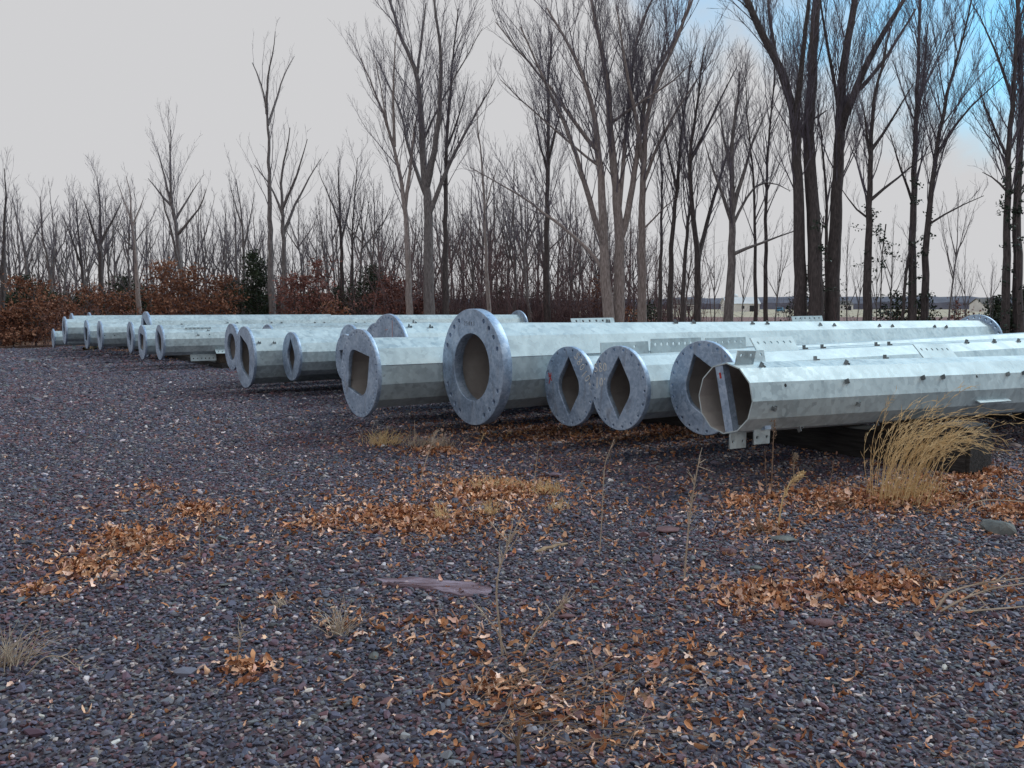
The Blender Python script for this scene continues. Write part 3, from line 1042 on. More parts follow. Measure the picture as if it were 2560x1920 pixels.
hero(103, 42.0, [([(463, 781), (451, 665), (440, 556), (428, 509), (425, 417), (428, 324)], 0.19, 0.02, True),
                 ([(428, 509), (405, 498), (370, 457), (353, 440)], 0.07, 0.015, False),
                 ([(430, 512), (399, 428), (376, 359)], 0.08, 0.015, False),
                 ([(440, 545), (457, 503), (486, 451)], 0.07, 0.015, False),
                 ([(444, 590), (463, 561), (503, 503), (509, 469)], 0.08, 0.015, False),
                 ([(455, 690), (428, 579), (411, 521), (395, 470)], 0.09, 0.02, False)],
     'bare tree with broad spreading fork rising out of brown oak leaves', 'barkgrey', GT, 1.20)
hero(104, 40.0, [([(347, 781), (341, 665), (333, 579), (324, 538), (330, 492), (315, 440)], 0.15, 0.015, True),
                 ([(325, 540), (301, 498), (278, 446)], 0.05, 0.012, False),
                 ([(332, 560), (345, 520), (353, 480)], 0.05, 0.012, False)],
     'slim pale bare tree between dark cedars', 'barkpale', GT, 0.8)
hero(105, 44.0, [([(253, 781), (252, 579), (249, 500), (243, 440)], 0.20, 0.012, True),
                 ([(252, 640), (225, 560), (205, 500)], 0.09, 0.015, False),
                 ([(252, 620), (285, 540), (300, 500)], 0.09, 0.015, False),
                 ([(214, 781), (200, 620), (190, 500)], 0.14, 0.02, True),
                 ([(205, 660), (175, 590), (150, 540)], 0.07, 0.012, False)],
     'dark dense double bare tree at the leafy end of the row', 'barkdark', GT, 1.80)
hero(106, 43.0, [([(75, 800), (65, 640), (45, 560), (30, 490)], 0.14, 0.015, True),
                 ([(66, 650), (85, 590), (120, 530)], 0.07, 0.012, False),
                 ([(136, 800), (122, 654), (104, 590), (100, 490)], 0.13, 0.015, True),
                 ([(128, 690), (140, 600), (150, 540)], 0.06, 0.012, False)],
     'pair of bare trees over the bushiest brown leaves', 'barkgrey', GT, 1.32)
hero(107, 34.0, [([(4, 880), (6, 700), (10, 580), (16, 470), (10, 420)], 0.17, 0.012, True),
                 ([(6, 700), (-20, 600), (-40, 500)], 0.08, 0.015, False)],
     'dark bare trunk at the outer edge of the oak thicket', 'barkdark', GT, 1.0)
hero(108, 44.0, [([(856, 781), (854, 637), (848, 509), (845, 417)], 0.16, 0.02, True),
                 ([(850, 560), (825, 490), (800, 430)], 0.06, 0.012, False),
                 ([(852, 600), (875, 520), (890, 440)], 0.06, 0.012, False),
                 ([(882, 781), (880, 579), (894, 394)], 0.10, 0.015, True),
                 ([(881, 600), (905, 540), (915, 470)], 0.05, 0.012, False)],
     'two-stemmed bare tree beside the round evergreen', 'barkdark', GT, 1.20)
hero(109, 43.0, [([(608, 781), (610, 637), (602, 509), (590, 450)], 0.12, 0.015, True),
                 ([(609, 620), (630, 540), (640, 480)], 0.06, 0.012, False),
                 ([(606, 560), (585, 500), (575, 450)], 0.05, 0.012, False)],
     'small many-branched bare tree in front of the tall cedar', 'barkgrey', GT, 1.20)
hero(110, 36.0, [([(1024, 790), (1018, 579), (1010, 498), (995, 417), (984, 359), (955, 278), (926, 203), (903, 145)], 0.17, 0.02, True),
                 ([(984, 359), (978, 231), (978, 133), (985, 60)], 0.08, 0.015, False),
                 ([(1014, 520), (1036, 324), (1041, 289), (1050, 200)], 0.09, 0.015, False),
                 ([(985, 360), (960, 300), (950, 230), (925, 120)], 0.05, 0.012, False)],
     'pale smooth tree leaning away from its big neighbour, over red leaves', 'barkpale', GT, 1.20)
hero(111, 36.5, [([(1073, 790), (1071, 550), (1068, 480), (1056, 393), (1053, 272), (1042, 168), (1018, 133), (984, 46), (972, -20)], 0.27, 0.05, True),
                 ([(1066, 465), (1088, 370), (1100, 231), (1102, 116), (1082, -10)], 0.15, 0.04, False),
                 ([(1067, 500), (1042, 440), (1013, 347), (1007, 289), (972, 214), (926, 116)], 0.10, 0.015, False),
                 ([(1070, 540), (1088, 492), (1117, 417), (1152, 353), (1192, 272), (1238, 197)], 0.12, 0.015, False),
                 ([(1152, 353), (1143, 260), (1157, 145), (1204, 58)], 0.06, 0.012, False),
                 ([(1042, 168), (1050, 80), (1060, -10)], 0.07, 0.03, False)],
     'big many-limbed bare tree in front of the reddish thicket', 'barkgrey', GT, 1.32)
hero(112, 37.0, [([(1114, 790), (1114, 463), (1115, 359), (1126, 231), (1134, 116), (1146, 20)], 0.16, 0.02, True),
                 ([(1115, 380), (1150, 290), (1170, 200)], 0.06, 0.012, False)],
     'straight bare tree just beside the big many-limbed one', 'barkdark', GT, 1.20)
hero(113, 35.0, [([(1222, 795), (1218, 723), (1210, 492), (1203, 376), (1192, 307), (1190, 260)], 0.11, 0.012, True),
                 ([(1212, 520), (1235, 450), (1245, 410)], 0.04, 0.01, False)],
     'thin pale bare tree in front of the reddish thicket', 'barkpale', GT, 0.8)
hero(114, 38.0, [([(1368, 799), (1366, 640), (1368, 500), (1372, 330), (1370, 200), (1380, 80)], 0.17, 0.03, True),
                 ([(1368, 400), (1395, 300), (1410, 220)], 0.06, 0.012, False),
                 ([(1368, 440), (1345, 360), (1330, 260)], 0.06, 0.012, False)],
     'straight dark bare tree crossed by a long sagging limb', 'barkdark', GT, 1.74)
hero(115, 30.0, [([(1523, 799), (1511, 637), (1506, 492), (1494, 359), (1483, 260), (1454, 174), (1413, 93), (1367, 20)], 0.23, 0.03, True),
                 ([(1500, 625), (1471, 521), (1442, 399), (1407, 289), (1350, 170), (1300, 60)], 0.12, 0.02, False),
                 ([(1497, 372), (1436, 301), (1396, 231), (1338, 156), (1280, 101), (1240, 40)], 0.08, 0.015, False),
                 ([(1445, 410), (1366, 324), (1280, 220), (1250, 190)], 0.05, 0.012, False),
                 ([(1505, 690), (1471, 631), (1407, 573), (1349, 521), (1280, 475), (1175, 417)], 0.085, 0.012, False)],
     'pale forked tree sending one long low limb out sideways', 'barkpale', GT, 1.45)
hero(116, 30.3, [([(1546, 799), (1549, 637), (1546, 521), (1529, 376), (1523, 260), (1511, 145), (1490, 70), (1477, -20)], 0.24, 0.05, True),
                 ([(1549, 610), (1564, 579), (1592, 405), (1610, 278), (1627, 190), (1673, 127), (1720, 35), (1740, -20)], 0.13, 0.03, False),
                 ([(1548, 540), (1569, 324), (1581, 174), (1600, 60), (1640, -20)], 0.09, 0.03, False),
                 ([(1606, 300), (1650, 240), (1700, 190), (1750, 130)], 0.06, 0.012, False)],
     'pale vase-shaped tree close beside the one with the low limb', 'barkpale', GT, 1.74)
hero(117, 31.0, [([(1604, 799), (1607, 405), (1612, 310), (1650, 180), (1700, 90), (1730, -10)], 0.19, 0.03, True),
                 ([(1607, 420), (1590, 300), (1560, 160), (1540, 20)], 0.09, 0.02, False),
                 ([(1608, 470), (1660, 330), (1720, 230), (1780, 150)], 0.07, 0.012, False),
                 ([(1606, 560), (1650, 520), (1700, 490)], 0.04, 0.01, False)],
     'straight pale trunk beside the vase-shaped tree', 'barkpale', GT, 1.45)
hero(118, 31.5, [([(1650, 799), (1652, 640), (1656, 405), (1640, 330)], 0.10, 0.015, True),
                 ([(1673, 799), (1680, 579), (1697, 434), (1708, 289), (1730, 150)], 0.13, 0.02, True),
                 ([(1690, 480), (1665, 380), (1650, 300)], 0.05, 0.012, False)],
     'two thin dark trunks growing close together by the field edge', 'barkdark', GT, 1.45)
hero(119, 31.0, [([(1705, 799), (1717, 579), (1727, 521), (1730, 450), (1710, 330), (1700, 200)], 0.10, 0.015, True),
                 ([(1743, 799), (1746, 666), (1737, 579), (1728, 492), (1723, 405), (1745, 250), (1760, 120)], 0.15, 0.02, True),
                 ([(1747, 650), (1752, 620), (1772, 538), (1801, 434), (1818, 376), (1850, 300)], 0.10, 0.012, False),
                 ([(1724, 410), (1760, 330), (1800, 240), (1830, 180)], 0.07, 0.012, False)],
     'crooked bare tree with a low fork before the red field', 'barkdark', GT, 1.59)
hero(120, 29.0, [([(1821, 799), (1830, 637), (1833, 550), (1827, 405), (1835, 300), (1850, 180)], 0.20, 0.02, True),
                 ([(1830, 560), (1818, 520), (1789, 446), (1760, 347)], 0.08, 0.012, False),
                 ([(1834, 560), (1870, 480), (1910, 440), (1975, 475)], 0.06, 0.012, False),
                 ([(1841, 642), (1888, 613), (1986, 579)], 0.07, 0.015, False),
                 ([(1833, 520), (1860, 420), (1890, 330), (1915, 280)], 0.09, 0.012, False),
                 ([(1828, 420), (1805, 320), (1800, 260)], 0.07, 0.012, False)],
     'rough-barked bare tree with low sideways limb, before the white barn', 'barkgrey', GT, 1.74)
hero(121, 30.0, [([(1890, 799), (1888, 637), (1885, 434), (1870, 318), (1865, 200)], 0.085, 0.012, True)],
     'thin straight sapling trunk beside the rough-barked tree', 'barkdark', GT, 1.30)
hero(122, 30.5, [([(1914, 799), (1914, 521), (1922, 347), (1937, 203), (1940, 90)], 0.095, 0.015, True)],
     'thin straight trunk in front of the parked blue car', 'barkdark', GT, 1.30)
hero(123, 28.5, [([(2003, 799), (1998, 579), (1992, 347), (1980, 249), (1946, 156), (1905, 87), (1864, -10)], 0.24, 0.09, True),
                 ([(1992, 340), (1990, 250), (1995, 120), (2010, -10)], 0.11, 0.05, False),
                 ([(1975, 240), (1940, 190), (1880, 60), (1830, 10), (1770, -10)], 0.05, 0.012, False)],
     'thick dark trunk curving outward at the top, one of the close pair', 'barkdark', GT, 1.74)
hero(124, 28.0, [([(2044, 799), (2035, 579), (2027, 405), (2017, 330), (2029, 249), (2032, 116), (2044, -20)], 0.27, 0.13, True),
                 ([(2018, 340), (1990, 270), (1960, 170), (1940, 40), (1935, -20)], 0.11, 0.04, False),
                 ([(2028, 290), (2060, 276), (2090, 262)], 0.04, 0.02, False)],
     'thickest dark trunk, leaning into its curving neighbour', 'barkdark', GT, 1.59)
hero(125, 28.3, [([(2081, 799), (2087, 579), (2096, 434), (2102, 289), (2108, 174), (2125, 58), (2142, -20)], 0.26, 0.10, True),
                 ([(2104, 320), (2119, 289), (2148, 220), (2183, 145), (2235, 58), (2285, -20)], 0.15, 0.06, False),
                 ([(2135, 250), (2206, 190), (2264, 87), (2316, 5)], 0.09, 0.03, False),
                 ([(2100, 300), (2090, 160), (2075, 40), (2070, -20)], 0.07, 0.03, False)],
     'thick dark tree splitting into two great rising limbs', 'barkdark', GT, 1.74)
hero(126, 31.0, [([(2067, 799), (2067, 521), (2055, 347), (2044, 260)], 0.10, 0.02, True)],
     'thin trunk squeezed between the thick dark trees', 'barkdark', GT, 1.16)
hero(127, 27.5, [([(2168, 799), (2171, 579), (2174, 503), (2177, 393), (2177, 289), (2200, 180), (2230, 60)], 0.17, 0.02, True),
                 ([(2176, 510), (2183, 503), (2229, 451), (2270, 411), (2300, 390)], 0.06, 0.012, False),
                 ([(2173, 545), (2119, 509), (2090, 470)], 0.04, 0.01, False),
                 ([(2177, 400), (2150, 330), (2135, 270)], 0.06, 0.012, False),
                 ([(2178, 380), (2225, 290), (2260, 220)], 0.06, 0.012, False)],
     'ivy-grown dark tree standing by itself beside the thick trunks', 'barkdark', GT, 1.59)
hero(128, 27.0, [([(2281, 799), (2281, 550), (2287, 405), (2293, 260), (2298, 58), (2300, -20)], 0.15, 0.03, True),
                 ([(2313, 799), (2313, 666), (2322, 521), (2339, 376), (2362, 260), (2408, 87), (2430, 0)], 0.14, 0.02, True),
                 ([(2255, 780), (2268, 660), (2278, 600)], 0.06, 0.04, True),
                 ([(2335, 410), (2390, 300), (2440, 240), (2490, 200)], 0.06, 0.012, False),
                 ([(2283, 500), (2260, 420), (2240, 330)], 0.05, 0.012, False),
                 ([(2325, 560), (2375, 520), (2450, 490)], 0.04, 0.01, False),
                 ([(2293, 280), (2330, 160), (2350, 40)], 0.07, 0.02, False)],
     'three-stemmed ivy-grown dark tree over the small cedars', 'barkdark', GT, 1.89)
hero(129, 25.0, [([(2513, 820), (2518, 521), (2521, 376), (2536, 231), (2542, 58), (2550, -20)], 0.14, 0.03, True),
                 ([(2547, 820), (2539, 550), (2553, 347), (2553, 150), (2545, -10)], 0.16, 0.05, True),
                 ([(2520, 390), (2480, 300), (2450, 220)], 0.05, 0.012, False),
                 ([(2519, 480), (2490, 440), (2460, 430)], 0.04, 0.01, False),
                 ([(2536, 240), (2500, 140), (2470, 60), (2440, 10)], 0.05, 0.012, False)],
     'twin ivy-grown dark trunks behind the far flange of the largest pole', 'barkdark', GT, 1.89)


# --- background trees: five kinds of bare tree copied in different sizes
def generic_tree(seed, h=10.0):
    T = Tree(seed)
    rng = np.random.default_rng(seed + 7)
    top = np.array([rng.normal(0, 0.5), rng.normal(0, 0.5), h])
    pts = [(0, 0, -0.1), tuple(top * 0.35 + rng.normal(0, 0.12, 3)), tuple(top * 0.7 + rng.normal(0, 0.2, 3)), tuple(top)]
    P, rad, L = T.limb(pts, h * 0.0125, 0.012, 6, wob=0.02)
    T.spawn(P, rad, L, 1, 0.7, 0.6, 0.35, 0.28, 3, 0.005)
    for i in range(int(rng.integers(4, 7))):
        z = rng.uniform(0.3, 0.62) * h
        a = rng.uniform(0, 6.28)
        f = z / h
        q = np.array([np.interp(z, P[:, 2], P[:, 0]), np.interp(z, P[:, 2], P[:, 1]), z])
        sp_ = rng.uniform(0.10, 0.24) * h
        e = q + np.array([math.cos(a) * sp_, math.sin(a) * sp_, rng.uniform(0.25, 0.42) * h])
        mid = q * 0.5 + e * 0.5 + np.array([math.cos(a), math.sin(a), -0.6]) * 0.06 * sp_
        P2, r2, L2 = T.limb([q, mid, e], h * 0.006, 0.008, 5, wob=0.02)
        T.spawn(P2, r2, L2, 1, 0.8, 0.5, 0.2, 0.45, 2.2, 0.005)
    return T.trunk.mesh('trunk', [M['barkgrey']], True), T.crown.mesh('crown', [M['twig']])


KINDS = [generic_tree(300 + i) for i in range(7)]
rb = random.Random(77)
ENV = [(0, 500), (120, 520), (260, 470), (420, 520), (560, 500), (650, 540), (760, 500), (900, 480), (1000, 520), (1100, 470),
       (1200, 430), (1300, 440), (1400, 430), (1480, 470), (1560, 520), (1660, 560), (1760, 600)]
xs = [e[0] for e in ENV]; ys = [e[1] for e in ENV]
px = -40
while px < 1740:
    px += rb.uniform(9, 18) if px < 1640 else rb.uniform(30, 60)
    Y = rb.uniform(42, 58) if px < 1000 else rb.uniform(38, 56)
    top = float(np.interp(px, xs, ys)) + rb.uniform(-35, 90)
    gx = at(px, 760, Y).x
    hgt = (760 - top) / F * Y + CAM_Z
    tr, cr = KINDS[rb.randrange(len(KINDS))]
    rt = empty('bare_tree', (gx, Y, 0), (0, 0, rb.uniform(0, 6.28)))
    s_ = hgt / 10.0
    rt.scale = (s_ * rb.uniform(0.8, 1.1), s_ * rb.uniform(0.8, 1.1), s_)
    lab = 'thin bare tree in the crowded wood behind the far row' if px < 1000 else 'thin bare tree in the crowded wood behind the reddish thicket'
    tag(rt, lab, 'tree', 'bare trees in the wood behind the far row' if px < 1000 else 'bare trees in the wood behind the thicket')
    link('trunk', tr, rt); link('crown', cr, rt)

# slender saplings along the field edge on the open side
for (x, y, Y, wd) in ((1786, 560, 33, 1), (1853, 600, 33, 1), (1940, 560, 27, 1), (1975, 690, 26, 1), (2120, 560, 30, 1), (2226, 540, 28, 1), (2367, 480, 26, 1),
                      (2390, 660, 27, 1), (2415, 600, 25, 1), (2478, 650, 24, 1), (2195, 600, 29, 1), (2140, 640, 31, 1)):
    p = at(x, 760, Y)
    hgt = (760 - y) / F * Y + CAM_Z
    tr, cr = KINDS[rb.randrange(len(KINDS))]
    rt = empty('sapling', (p.x, p.y, 0), (0, 0, rb.uniform(0, 6.28)))
    s_ = hgt / 10.0
    rt.scale = (s_ * 0.62, s_ * 0.62, s_)
    tag(rt, 'slender twiggy sapling among the tall trees at the field edge', 'sapling', 'saplings at the field edge')
    link('trunk', tr, rt); link('crown', cr, rt)


# --- leafy oak saplings and cedars
def leaf_cloud(seed, h, w, n, layered=True, size=0.12, hollow=0.2, base=0.1):
    """loose foliage: leaf-sized faces gathered on sprays along branches"""
    rng = np.random.default_rng(seed)
    T = Tree(seed)
    P, rad, L = T.limb([(0, 0, -0.1), (rng.normal(0, 0.1), rng.normal(0, 0.1), h * 0.5), (rng.normal(0, 0.2), rng.normal(0, 0.2), h * 0.97)], 0.012 * h + 0.015, 0.008, 6, wob=0.02)
    sprays = []
    nb = int(26 + h * 9)
    for i in range(nb):
        t_ = (i + rng.random()) / nb
        z = h * (base + (0.98 - base) * t_)
        q = np.array([np.interp(z, P[:, 2], P[:, 0]), np.interp(z, P[:, 2], P[:, 1]), z])
        prof = (1 - 0.8 * t_ ** 1.5) * (0.55 + 0.45 * min(1, t_ * 5)) if layered == 'cone' else (0.55 + 0.45 * math.sin(math.pi * min(1, t_ * 1.05 + 0.12)))
        ln = w * prof * rng.uniform(0.35, 1.1)
        a = rng.uniform(0, 6.283)
        up = rng.uniform(0.0, 0.35) if layered != 'cone' else rng.uniform(0.2, 0.7)
        e = q + np.array([math.cos(a) * ln, math.sin(a) * ln, up * ln])
        mid = q * 0.5 + e * 0.5 + rng.normal(0, 0.06, 3)
        T.crown.tube(np.array([q, mid, e]), [0.012, 0.008, 0.004], 3, False)
        sprays.append((q, mid, e, ln))
    fm = MB()
    wts = np.array([s_[3] for s_ in sprays]); wts /= wts.sum()
    ch = rng.choice(len(sprays), n, p=wts)
    for c in ch:
        q, mid, e, ln = sprays[c]
        t_ = hollow + (1 - hollow) * rng.random() ** 0.7
        p = q * (1 - t_) ** 2 + mid * 2 * t_ * (1 - t_) + e * t_ ** 2
        sd = 0.16 * ln + 0.07
        p = p + rng.normal(0, 1, 3) * np.array([sd, sd, sd * (0.45 if layered != 'cone' else 0.8)])
        if p[2] < 0.03: p[2] = 0.03 + rng.random() * 0.2
        d = rng.normal(0, 1, 3); d /= np.linalg.norm(d)
        u = np.cross(d, rng.normal(0, 1, 3)); u /= np.linalg.norm(u) + 1e-9
        s1 = size * rng.uniform(0.55, 1.2); s2 = s1 * rng.uniform(0.4, 0.65)
        fm.add([p - d * s1 * 0.5, p + u * s2 * 0.5, p + d * s1 * 0.5 + np.cross(d, u) * s1 * 0.2, p - u * s2 * 0.5], [(0, 1, 2, 3)])
    return T, fm


FOL = {}


def leafy(px, ytop, Y, wpx, kind, label, seed, n=4200, group=None, size=None, base=0.06):
    p = at(px, 760, Y)
    h = (760 - ytop) / F * Y + CAM_Z
    w = wpx / F * Y / 2
    cone = kind == 'cedar'
    T, fm = leaf_cloud(seed, h, w, n, 'cone' if cone else True, size or (0.13 if cone else 0.15), 0.12, base)
    rt = empty('cedar_tree' if cone else 'oak_sapling', (p.x, p.y, 0))
    tag(rt, label, 'cedar' if cone else 'oak', group)
    T.trunk.build('trunk', [M['barkdark']], rt, True)
    cr = T.crown.build('crown', [M['twig']], rt)
    fm.build('foliage', [M[{'cedar': 'cedar', 'oak': 'oakleaf', 'red': 'redleaf'}[kind]]], cr)


GO = 'oak saplings holding brown leaves'
for i, a in enumerate([
    (85, 705, 33.5, 180, 'oak', 'bushiest brown-leaved oak at the outer edge of the gravel', 3800),
    (30, 770, 32.8, 120, 'oak', 'low brown-leaved oak beside the dark outer trunk', 2400),
    (165, 760, 35.0, 150, 'oak', 'brown-leaved oak right behind the smallest pole', 3000),
    (235, 720, 40.0, 170, 'oak', 'brown-leaved oak under the dark double tree', 3000),
    (300, 730, 40.5, 130, 'oak', 'brown-leaved oak between the dark double tree and the slim pale one', 2400),
    (405, 655, 38.5, 150, 'oak', 'tall rusty oak sapling before the broad forked tree', 4200),
    (470, 670, 39.0, 170, 'oak', 'wide rusty oak sapling around the broad forked trunk', 4200),
    (545, 690, 39.5, 140, 'oak', 'rusty oak sapling next to the tall cedar', 3000),
    (730, 690, 39.0, 150, 'red', 'dull red oak sapling at the foot of the wide forked tree', 2800),
    (795, 650, 39.6, 150, 'red', 'taller dull red oak sapling before the two-stemmed tree', 3200),
    (845, 755, 37.5, 100, 'oak', 'low brown oak sprouts below the two-stemmed tree', 1300),
    (965, 690, 38.5, 130, 'red', 'red-leaved oak sapling beside the round evergreen', 3000),
    (1015, 700, 39.0, 140, 'red', 'red-leaved oak sapling behind the pale leaning tree', 3000),
    (1060, 735, 38.8, 110, 'red', 'red-leaved oak sapling behind the big many-limbed tree', 1800),
    (1490, 690, 40.0, 90, 'oak', 'sparse brown oak sapling behind the pale forked tree', 900),
    (1590, 770, 33.0, 110, 'oak', 'low brown oak sprouts at the foot of the straight pale trunk', 500),
    (2395, 755, 32.0, 90, 'red', 'small red-leaved shrub at the field edge', 420)]):
    leafy(*a[:6], 500 + i, int(a[6] * 0.62), GO)
GC = 'cedars in the wood'
for i, a in enumerate([
    (70, 690, 38.0, 110, 'cedar', 'dark cedar behind the bushiest brown oak', 2600),
    (20, 735, 37.0, 110, 'cedar', 'dark cedar behind the dark outer trunk', 2200),
    (120, 715, 41.0, 120, 'cedar', 'dark cedar behind the pair of bare trees', 2400),
    (210, 735, 43.0, 110, 'cedar', 'low dark cedar behind the dark double tree', 1800),
    (300, 690, 42.5, 120, 'cedar', 'rounded dark cedar beside the slim pale tree', 2800),
    (355, 715, 43.0, 100, 'cedar', 'dark cedar behind the slim pale tree', 2200),
    (560, 710, 43.0, 120, 'cedar', 'low dark cedar behind the rusty oak', 2200),
    (645, 628, 42.0, 110, 'cedar', 'tallest pointed cedar beside the thin lone tree', 4200),
    (600, 700, 43.5, 100, 'cedar', 'dark cedar leaning against the tallest pointed cedar', 2000),
    (770, 735, 43.5, 130, 'cedar', 'low cedar behind the dull red oaks', 2000),
    (845, 720, 44.0, 120, 'cedar', 'dark cedar behind the two-stemmed tree', 2000),
    (925, 665, 42.0, 110, 'cedar', 'round evergreen cedar before the red oaks', 3600),
    (1250, 715, 44.0, 140, 'cedar', 'loose green cedar inside the reddish thicket', 1300),
    (1330, 735, 44.0, 120, 'cedar', 'low loose cedar in the thicket', 900),
    (1620, 745, 36.0, 80, 'cedar', 'small cedar by the straight pale trunk', 700),
    (2010, 700, 33.0, 90, 'cedar', 'cedar behind the thick dark pair of trunks', 520),
    (2060, 640, 34.0, 110, 'cedar', 'tall loose cedar between the thick dark trunks', 900),
    (2245, 735, 30.0, 110, 'cedar', 'small cedar beside the ivy-grown tree', 900),
    (2300, 740, 29.0, 100, 'cedar', 'small cedar under the three-stemmed tree', 900),
    (2470, 745, 26.0, 110, 'cedar', 'dark cedar bush behind the far flange', 1500),
    (2540, 730, 26.5, 110, 'cedar', 'dark cedar bush around the twin trunks', 2000)]):
    leafy(*a[:3], a[3] * 1.3, *a[4:6], 600 + i, int(a[6] * 1.25), GC)


# ivy on the dark trunks: leaves held along the stem
def ivy(px_pts, Y, n, spread, seed, label):
    rng = np.random.default_rng(seed)
    pts = np.array(traced(px_pts, Y, 0))
    b = pts[0].copy(); b[2] = 0
    mb, sm = MB(), MB()
    loc = pts - b
    loc[0][2] = -0.02
    sm.tube(loc, [0.02] * len(loc), 5)
    tt = np.linspace(0, 1, len(loc))
    per = 16
    for i in range(n // per + 1):
        t_ = rng.random() ** 1.3
        p = np.array([np.interp(t_, tt, loc[:, j]) for j in range(3)])
        e = rng.normal(0, 1, 3) * np.array([1, 0.8, 0.35]); e[2] += 0.25; e /= np.linalg.norm(e)
        ln = spread * rng.uniform(0.5, 2.6) * (1.15 - 0.6 * t_)
        q2 = p + e * ln
        q2[2] = max(0.1, q2[2])
        q1 = p * 0.5 + q2 * 0.5 + rng.normal(0, 0.04, 3)
        sm.tube(np.array([p, q1, q2]), [0.010, 0.007, 0.004], 3, False)
        for k_ in range(per):
            w = rng.uniform(0.15, 1.05)
            c = p * (1 - w) ** 2 + q1 * 2 * w * (1 - w) + q2 * w * w + rng.normal(0, 0.05, 3)
            d = rng.normal(0, 1, 3); d /= np.linalg.norm(d)
            u = np.cross(d, rng.normal(0, 1, 3)); u /= np.linalg.norm(u)
            s1 = rng.uniform(0.025, 0.055)
            mb.add([c - d * s1, c + u * s1 * 0.7, c + d * s1, c - u * s1 * 0.7], [(0, 1, 2, 3)])
    rt = empty('ivy_vine', tuple(b))
    tag(rt, label, 'ivy', 'ivy on the dark trees')
    s_ = sm.build('vine_stem', [M['barkdark']], rt)
    mb.build('leaves', [M['ivy']], rt)


ivy([(2169, 830), (2172, 600), (2174, 520)], 27.3, 420, 0.30, 1, 'ivy climbing the dark tree that stands by itself')
ivy([(2200, 830), (2205, 640), (2215, 560)], 27.4, 220, 0.36, 2, 'loose ivy sprays beside the lone dark tree')
ivy([(2281, 830), (2281, 560), (2288, 430)], 26.8, 300, 0.18, 3, 'ivy climbing the first of the three stems')
ivy([(2315, 830), (2313, 640), (2325, 520)], 26.8, 260, 0.18, 4, 'ivy climbing the outward leaning stem of three')
ivy([(2516, 840), (2518, 560), (2522, 420)], 24.8, 360, 0.2, 5, 'ivy on the slimmer of the twin trunks')
ivy([(2549, 840), (2540, 560), (2550, 400)], 24.8, 340, 0.2, 6, 'ivy on the thicker of the twin trunks')
ivy([(2052, 830), (2048, 640), (2060, 540)], 27.6, 230, 0.26, 7, 'ivy sprays between the thick dark trunks')


# reddish brush and thin stems that read as one mass
def thicket():
    rng = np.random.default_rng(11)
    mb = MB()
    for i in range(2600):
        u = rng.random()
        pxx = 880 + 860 * u + rng.normal(0, 25)
        if 1050 > pxx and rng.random() < 0.5: continue
        if pxx > 1560 and rng.random() < 0.6: continue
        Y = rng.uniform(37.5, 46)
        x = (pxx - 1280) / F * Y
        h = rng.uniform(0.9, 2.6) if rng.random() < 0.8 else rng.uniform(2.5, 5.5)
        p = np.array([x, Y, -0.02])
        d = np.array([rng.normal(0, 0.16), rng.normal(0, 0.16), 1.0])
        Q = [p]
        for j in range(4):
            d = d + rng.normal(0, 0.13, 3); d[2] = abs(d[2]); d /= np.linalg.norm(d)
            Q.append(Q[-1] + d * h / 4)
        Q = np.array(Q)
        mb.tube(Q, np.linspace(0.012, 0.004, 5) * (1 + 0.25 * h), 3, False)
        for j in range(int(4 + h * 3)):
            t_ = rng.uniform(0.2, 1) * 3.99
            a = int(t_); w = t_ - a
            q = Q[a] * (1 - w) + Q[a + 1] * w
            e = rng.normal(0, 1, 3) * 0.22 * (0.6 + 0.25 * h); e[2] = abs(e[2]) * 0.9
            mb.tube(np.array([q, q + e * 0.5 + rng.normal(0, 0.04, 3), q + e]), [0.006, 0.0045, 0.003], 3, False)
    tag(mb.build('brush_thicket', [M['brush']]), 'reddish tangle of thin bare brush behind the largest pole', 'brush', kind='stuff')
    # thin dead stems and low brush along the open field edge and at the outer corner
    mb = MB()
    for i in range(520):
        pxx = rng.uniform(1640, 2600) if i < 300 else rng.uniform(-120, 420)
        Y = rng.uniform(24.5, 33) if i < 300 else rng.uniform(32.2, 38)
        x = (pxx - 1280) / F * Y
        if i < 300 and x < 6.4 and Y < 31: Y = 31.5; x = (pxx - 1280) / F * Y
        h = rng.uniform(0.5, 1.8)
        p = np.array([x, Y, -0.02])
        d = np.array([rng.normal(0, 0.3), rng.normal(0, 0.3), 1.0])
        Q = [p]
        for j in range(3):
            d = d + rng.normal(0, 0.2, 3); d[2] = abs(d[2]); d /= np.linalg.norm(d)
            Q.append(Q[-1] + d * h / 3)
        Q = np.array(Q)
        mb.tube(Q, np.linspace(0.010, 0.003, 4), 3, False)
        for j in range(4):
            t_ = rng.uniform(0.3, 1) * 2.99
            a = int(t_); w = t_ - a
            q = Q[a] * (1 - w) + Q[a + 1] * w
            e = rng.normal(0, 1, 3) * 0.25; e[2] = abs(e[2])
            mb.tube(np.array([q, q + e]), [0.004, 0.002], 3, False)
    tag(mb.build('field_edge_brush', [M['brush']]), 'sparse thin brush along the woodland edges', 'brush', kind='stuff')


thicket()


